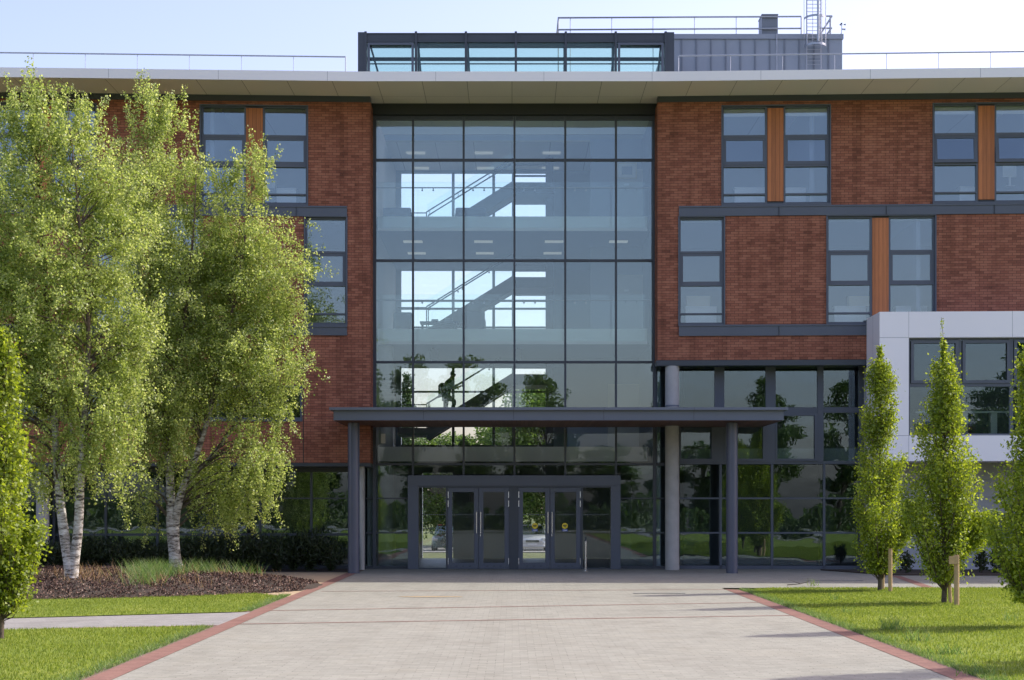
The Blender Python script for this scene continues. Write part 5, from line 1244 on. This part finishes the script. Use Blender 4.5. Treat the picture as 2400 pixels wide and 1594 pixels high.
for s in 'LR':
    p_ = Vector(J['pa'+s][0])
    for k, (dy_, ln) in enumerate(((-.030, .060), (-.010, .070), (.010, .066), (.029, .052))):
        a = p_+Vector((.035, dy_, .010)); b1 = a+Vector((ln*.5, 0, .012)); b2 = b1+Vector((ln*.35, 0, -.030))
        J[f'f{s}{k}a'] = (tuple(a), .010); J[f'f{s}{k}b'] = (tuple(b1), .009); J[f'f{s}{k}c'] = (tuple(b2), .008); E += [('pa'+s, f'f{s}{k}a'), (f'f{s}{k}a', f'f{s}{k}b'), (f'f{s}{k}b', f'f{s}{k}c')]
    sg = 1 if s == 'L' else -1; a = p_+Vector((.0, sg*.036, -.006)); b1 = a+Vector((.035, sg*.018, -.018)); J[f't{s}a'] = (tuple(a), .011); J[f't{s}b'] = (tuple(b1), .009); E += [('pa'+s, f't{s}a'), (f't{s}a', f't{s}b')]
body = skin('body', J, E, 'skin', pe, 'hip')
up = lambda k, g_=.022: (J[k][0], J[k][1]+g_)
JS = {'hip': ((0, 0, -.02), .148), 'waist': up('waist', .03), 'chest': up('chest', .028), 'upch': up('upch', .025), 'neck': ((.14, 0, .54), .075)}
ES = [('hip', 'waist'), ('waist', 'chest'), ('chest', 'upch'), ('upch', 'neck')]
for s in 'LR':
    el = Vector(J['el'+s][0]); wr = Vector(J['wr'+s][0]); JS['sh'+s] = up('sh'+s); JS['el'+s] = up('el'+s, .016); JS['cu'+s] = (tuple(el+(wr-el)*.75), .044); ES += [('upch', 'sh'+s), ('sh'+s, 'el'+s), ('el'+s, 'cu'+s)]
skin('sweater', JS, ES, 'shirt_green', pe, 'hip')
JT = {'hip': ((0, 0, -.0), .142)}; ET = []
for s in 'LR':
    kn = Vector(J['kn'+s][0]); an = Vector(J['an'+s][0]); JT['hi'+s] = up('hi'+s, .014); JT['kn'+s] = up('kn'+s, .018); JT['cu'+s] = (tuple(kn+(an-kn)*.92), .06); ET += [('hip', 'hi'+s), ('hi'+s, 'kn'+s), ('kn'+s, 'cu'+s)]
skin('trousers', JT, ET, 'trousers_dark', pe, 'hip')
for s in 'LR': a = Vector(J['he'+s][0]); b_ = Vector(J['to'+s][0]); skin('shoe', {'a': (tuple(a+Vector((-.01, 0, 0))), .046), 'm': (tuple((a+b_)/2), .044), 'b': (tuple(b_), .040)}, [('a', 'm'), ('m', 'b')], 'black_metal', pe, 'm', 1)
m_ = MB(); nu, nv = 20, 12                          # close-cropped hair: a cap over the back and top of the head
for v_ in range(nv+1):
    for u_ in range(nu):
        ph = v_/nv*1.9; th = u_/nu*2*math.pi; x_, y_, z_ = math.sin(ph)*math.cos(th)*.104, math.sin(ph)*math.sin(th)*.092, math.cos(ph)*.118
        m_.v.append((.238+x_, y_, .728+z_))
for v_ in range(nv):
    for u_ in range(nu):
        u2 = (u_+1) % nu; vx_, _, vz_ = m_.v[v_*nu+u_]
        if vx_-.238 > .0 and vz_-.728 < .095: continue
        m_.f.append((v_*nu+u_, (v_+1)*nu+u_, (v_+1)*nu+u2, v_*nu+u2))
m_.build('hair', 'hair_dark', pe, smooth=True)
bp = empty('backpack', 'bulging dark backpack worn by the person on the stair', 'backpack', (hipX, hipY, hipZ))
skin('pack_body', {'a': ((-.13, 0, .0), .11), 'b': ((-.18, 0, .13), .165), 'c': ((-.13, 0, .29), .165), 'd': ((-.04, 0, .41), .12)}, [('a', 'b'), ('b', 'c'), ('c', 'd')], 'backpack_fabric', bp, 'b')
for s in (-1, 1): m_ = MB(); m_.path([(-.02, s*.11, .44), (.06, s*.12, .535), (.15, s*.13, .50), (.215, s*.13, .40), (.20, s*.15, .26), (.06, s*.17, .14), (-.08, s*.12, .06)], [.014]*7, 6); m_.build('strap', 'backpack_fabric', bp, smooth=True)

# ================================================================ CARS BEHIND THE BUILDING
def car(label, loc, paint, roofmat, group):
    o = empty('parked_car', label, 'car', loc, group); W = .86; secs = [  # y, half width, z bottom, belt z
        (0, .62, .30, .62), (.10, .78, .24, .74), (.5, .84, .22, .84), (1.15, .86, .22, .93), (3.3, .86, .22, .96), (3.9, .82, .25, .92), (4.05, .70, .32, .80)]
    b = MB(); 
    for y, w, z0, z1 in secs: b.v += [(-w*.92, y, z0), (-w, y, z0+.18), (-w, y, z1-.16), (-w*.86, y, z1), (w*.86, y, z1), (w, y, z1-.16), (w, y, z0+.18), (w*.92, y, z0)]
    n_ = 8
    for q in range(len(secs)-1):
        for k in range(n_): j = (k+1) % n_; b.f.append((q*n_+k, q*n_+j, (q+1)*n_+j, (q+1)*n_+k))
    b.f.append(tuple(range(n_))); b.f.append(tuple((len(secs)-1)*n_+k for k in range(n_))[::-1]); b.build('body', paint, o, smooth=True)
    zt = 1.42; g = MB(); A = [(-.74, 1.0, .90), (.74, 1.0, .90), (.74, 3.75, .94), (-.74, 3.75, .94)]; Bq = [(-.58, 1.75, zt-.03), (.58, 1.75, zt-.03), (.58, 3.2, zt-.03), (-.58, 3.2, zt-.03)]
    for k in range(4): j = (k+1) % 4; g.quad(A[k], A[j], Bq[j], Bq[k])
    g.build('windows', 'glass_car', o); p = MB()
    for k in range(4): p.tube(A[k], Bq[k], .035, n=6)
    for s in (-1, 1): p.tube((s*.75, 2.5, .94), (s*.585, 2.5, zt-.03), .03, n=6)
    p.build('pillar', paint, o); r_ = MB(); r_.box(-.60, .60, 1.72, 3.24, zt-.03, zt+.02); r_.build('roof', roofmat, o, bevel=.02)
    for s in (-1, 1):
        h = MB(); h.box(s*.50, s*.76, -.0, .16, .60, .74); h.build('headlight', 'headlamp', o, bevel=.02); m_ = MB(); m_.box(s*.80, s*.98, 1.25, 1.37, .92, 1.05); m_.build('wing_mirror', paint, o, bevel=.02)
        for y in (.75, 3.25): w = MB(); w.tube((s*.66, y, .31), (s*.86, y, .31), .31, n=24); wo = w.build('wheel', 'tyre', o); w = MB(); w.tube((s*.861, y, .31), (s*.87, y, .31), .2, n=16); w.build('rim', 'stainless', wo)
    g = MB(); g.box(-.36, .36, -.03, .04, .52, .64); g.build('grille', 'black_metal', o); g = MB(); g.box(-.26, .26, -.035, -.0, .36, .46); g.build('number_plate', 'white_plastic', o); g = MB(); g.box(-.72, .72, -.02, .06, .26, .34); g.build('bumper', paint, o, bevel=.02)
    return o
dC1 = 88; zc = -.60
car('dark green car with a red roof edge parked behind the left door', (fx(1048, dC1), dC1-D0, zc), 'car_green', 'car_red', 'cars parked behind the building')
car('silver car parked behind the door with the yellow stickers', (fx(1248, dC1), dC1-D0, zc), 'car_silver', 'car_silver', 'cars parked behind the building')
b = MB(); dR = 71; x0, x1 = fx(1064, dR), fx(1158, dR); zg = -.03-.59*(dR-D0-18)/24
o = empty('low_rail', 'low white rail on the ground behind the left pair of doors', 'rail', ((x0+x1)/2, dR-D0, zg)); w = (x1-x0)/2; b.box(-w, w, -.04, .04, .18, .27); b.build('rail_bar', 'white_plastic', o)
for k in range(4): b = MB(); b.box(-w+.1+k*(2*w-.2)/3-.03, -w+.1+k*(2*w-.2)/3+.03, -.03, .03, 0, .179); b.build('leg', 'white_plastic', o)

# ================================================================ LIGHT, SKY, CAMERA
EL, AZ = 42.0, 21.0                                   # sun height, and its angle behind the facade line
s = Vector((math.cos(R(EL))*math.cos(R(AZ)), math.cos(R(EL))*math.sin(R(AZ)), math.sin(R(EL))))
sun = bpy.data.lights.new('sun', 'SUN'); sun.energy = 2.1; sun.angle = R(.5); sun.color = (1, .955, .88)
so_ = bpy.data.objects.new('sun', sun); col.objects.link(so_); so_.rotation_euler = s.to_track_quat('Z', 'Y').to_euler()
w = bpy.data.worlds.new('World'); sc.world = w; w.use_nodes = True; n = w.node_tree.nodes; l = w.node_tree.links
sky = n.new('ShaderNodeTexSky'); sky.sky_type = 'NISHITA'; sky.sun_disc = False; sky.sun_elevation = R(EL); sky.sun_rotation = R(90-AZ)
sky.air_density = 1.0; sky.dust_density = 2.6; sky.ozone_density = 2.5
bg = n['Background']; tn = n.new('ShaderNodeMixRGB'); tn.blend_type = 'MULTIPLY'; tn.inputs[0].default_value = 1; tn.inputs[2].default_value = (1.10, .91, .935, 1); l.new(sky.outputs[0], tn.inputs[1]); l.new(tn.outputs[0], bg.inputs[0]); bg.inputs[1].default_value = .132
cam = bpy.data.cameras.new('camera'); co_ = bpy.data.objects.new('camera', cam); col.objects.link(co_); sc.camera = co_
co_.location = (0, -D0, EYE); co_.rotation_euler = (R(90), 0, 0); cam.sensor_width = 36; cam.lens = F/2400*36; cam.shift_y = (YH-797)/2400; cam.clip_end = 3000; cam.clip_start = .1
sc.view_settings.view_transform = 'Standard'; sc.view_settings.look = 'None'; sc.view_settings.gamma = 1; sc.view_settings.use_curve_mapping = False; sc.view_settings.exposure = 1.27
sc.cycles.max_bounces = 10; sc.cycles.transparent_max_bounces = 24; sc.cycles.glossy_bounces = 5; sc.cycles.caustics_reflective = False; sc.cycles.caustics_refractive = False
try: sc.cycles.use_denoising = True; sc.cycles.sample_clamp_indirect = 6
except Exception: pass
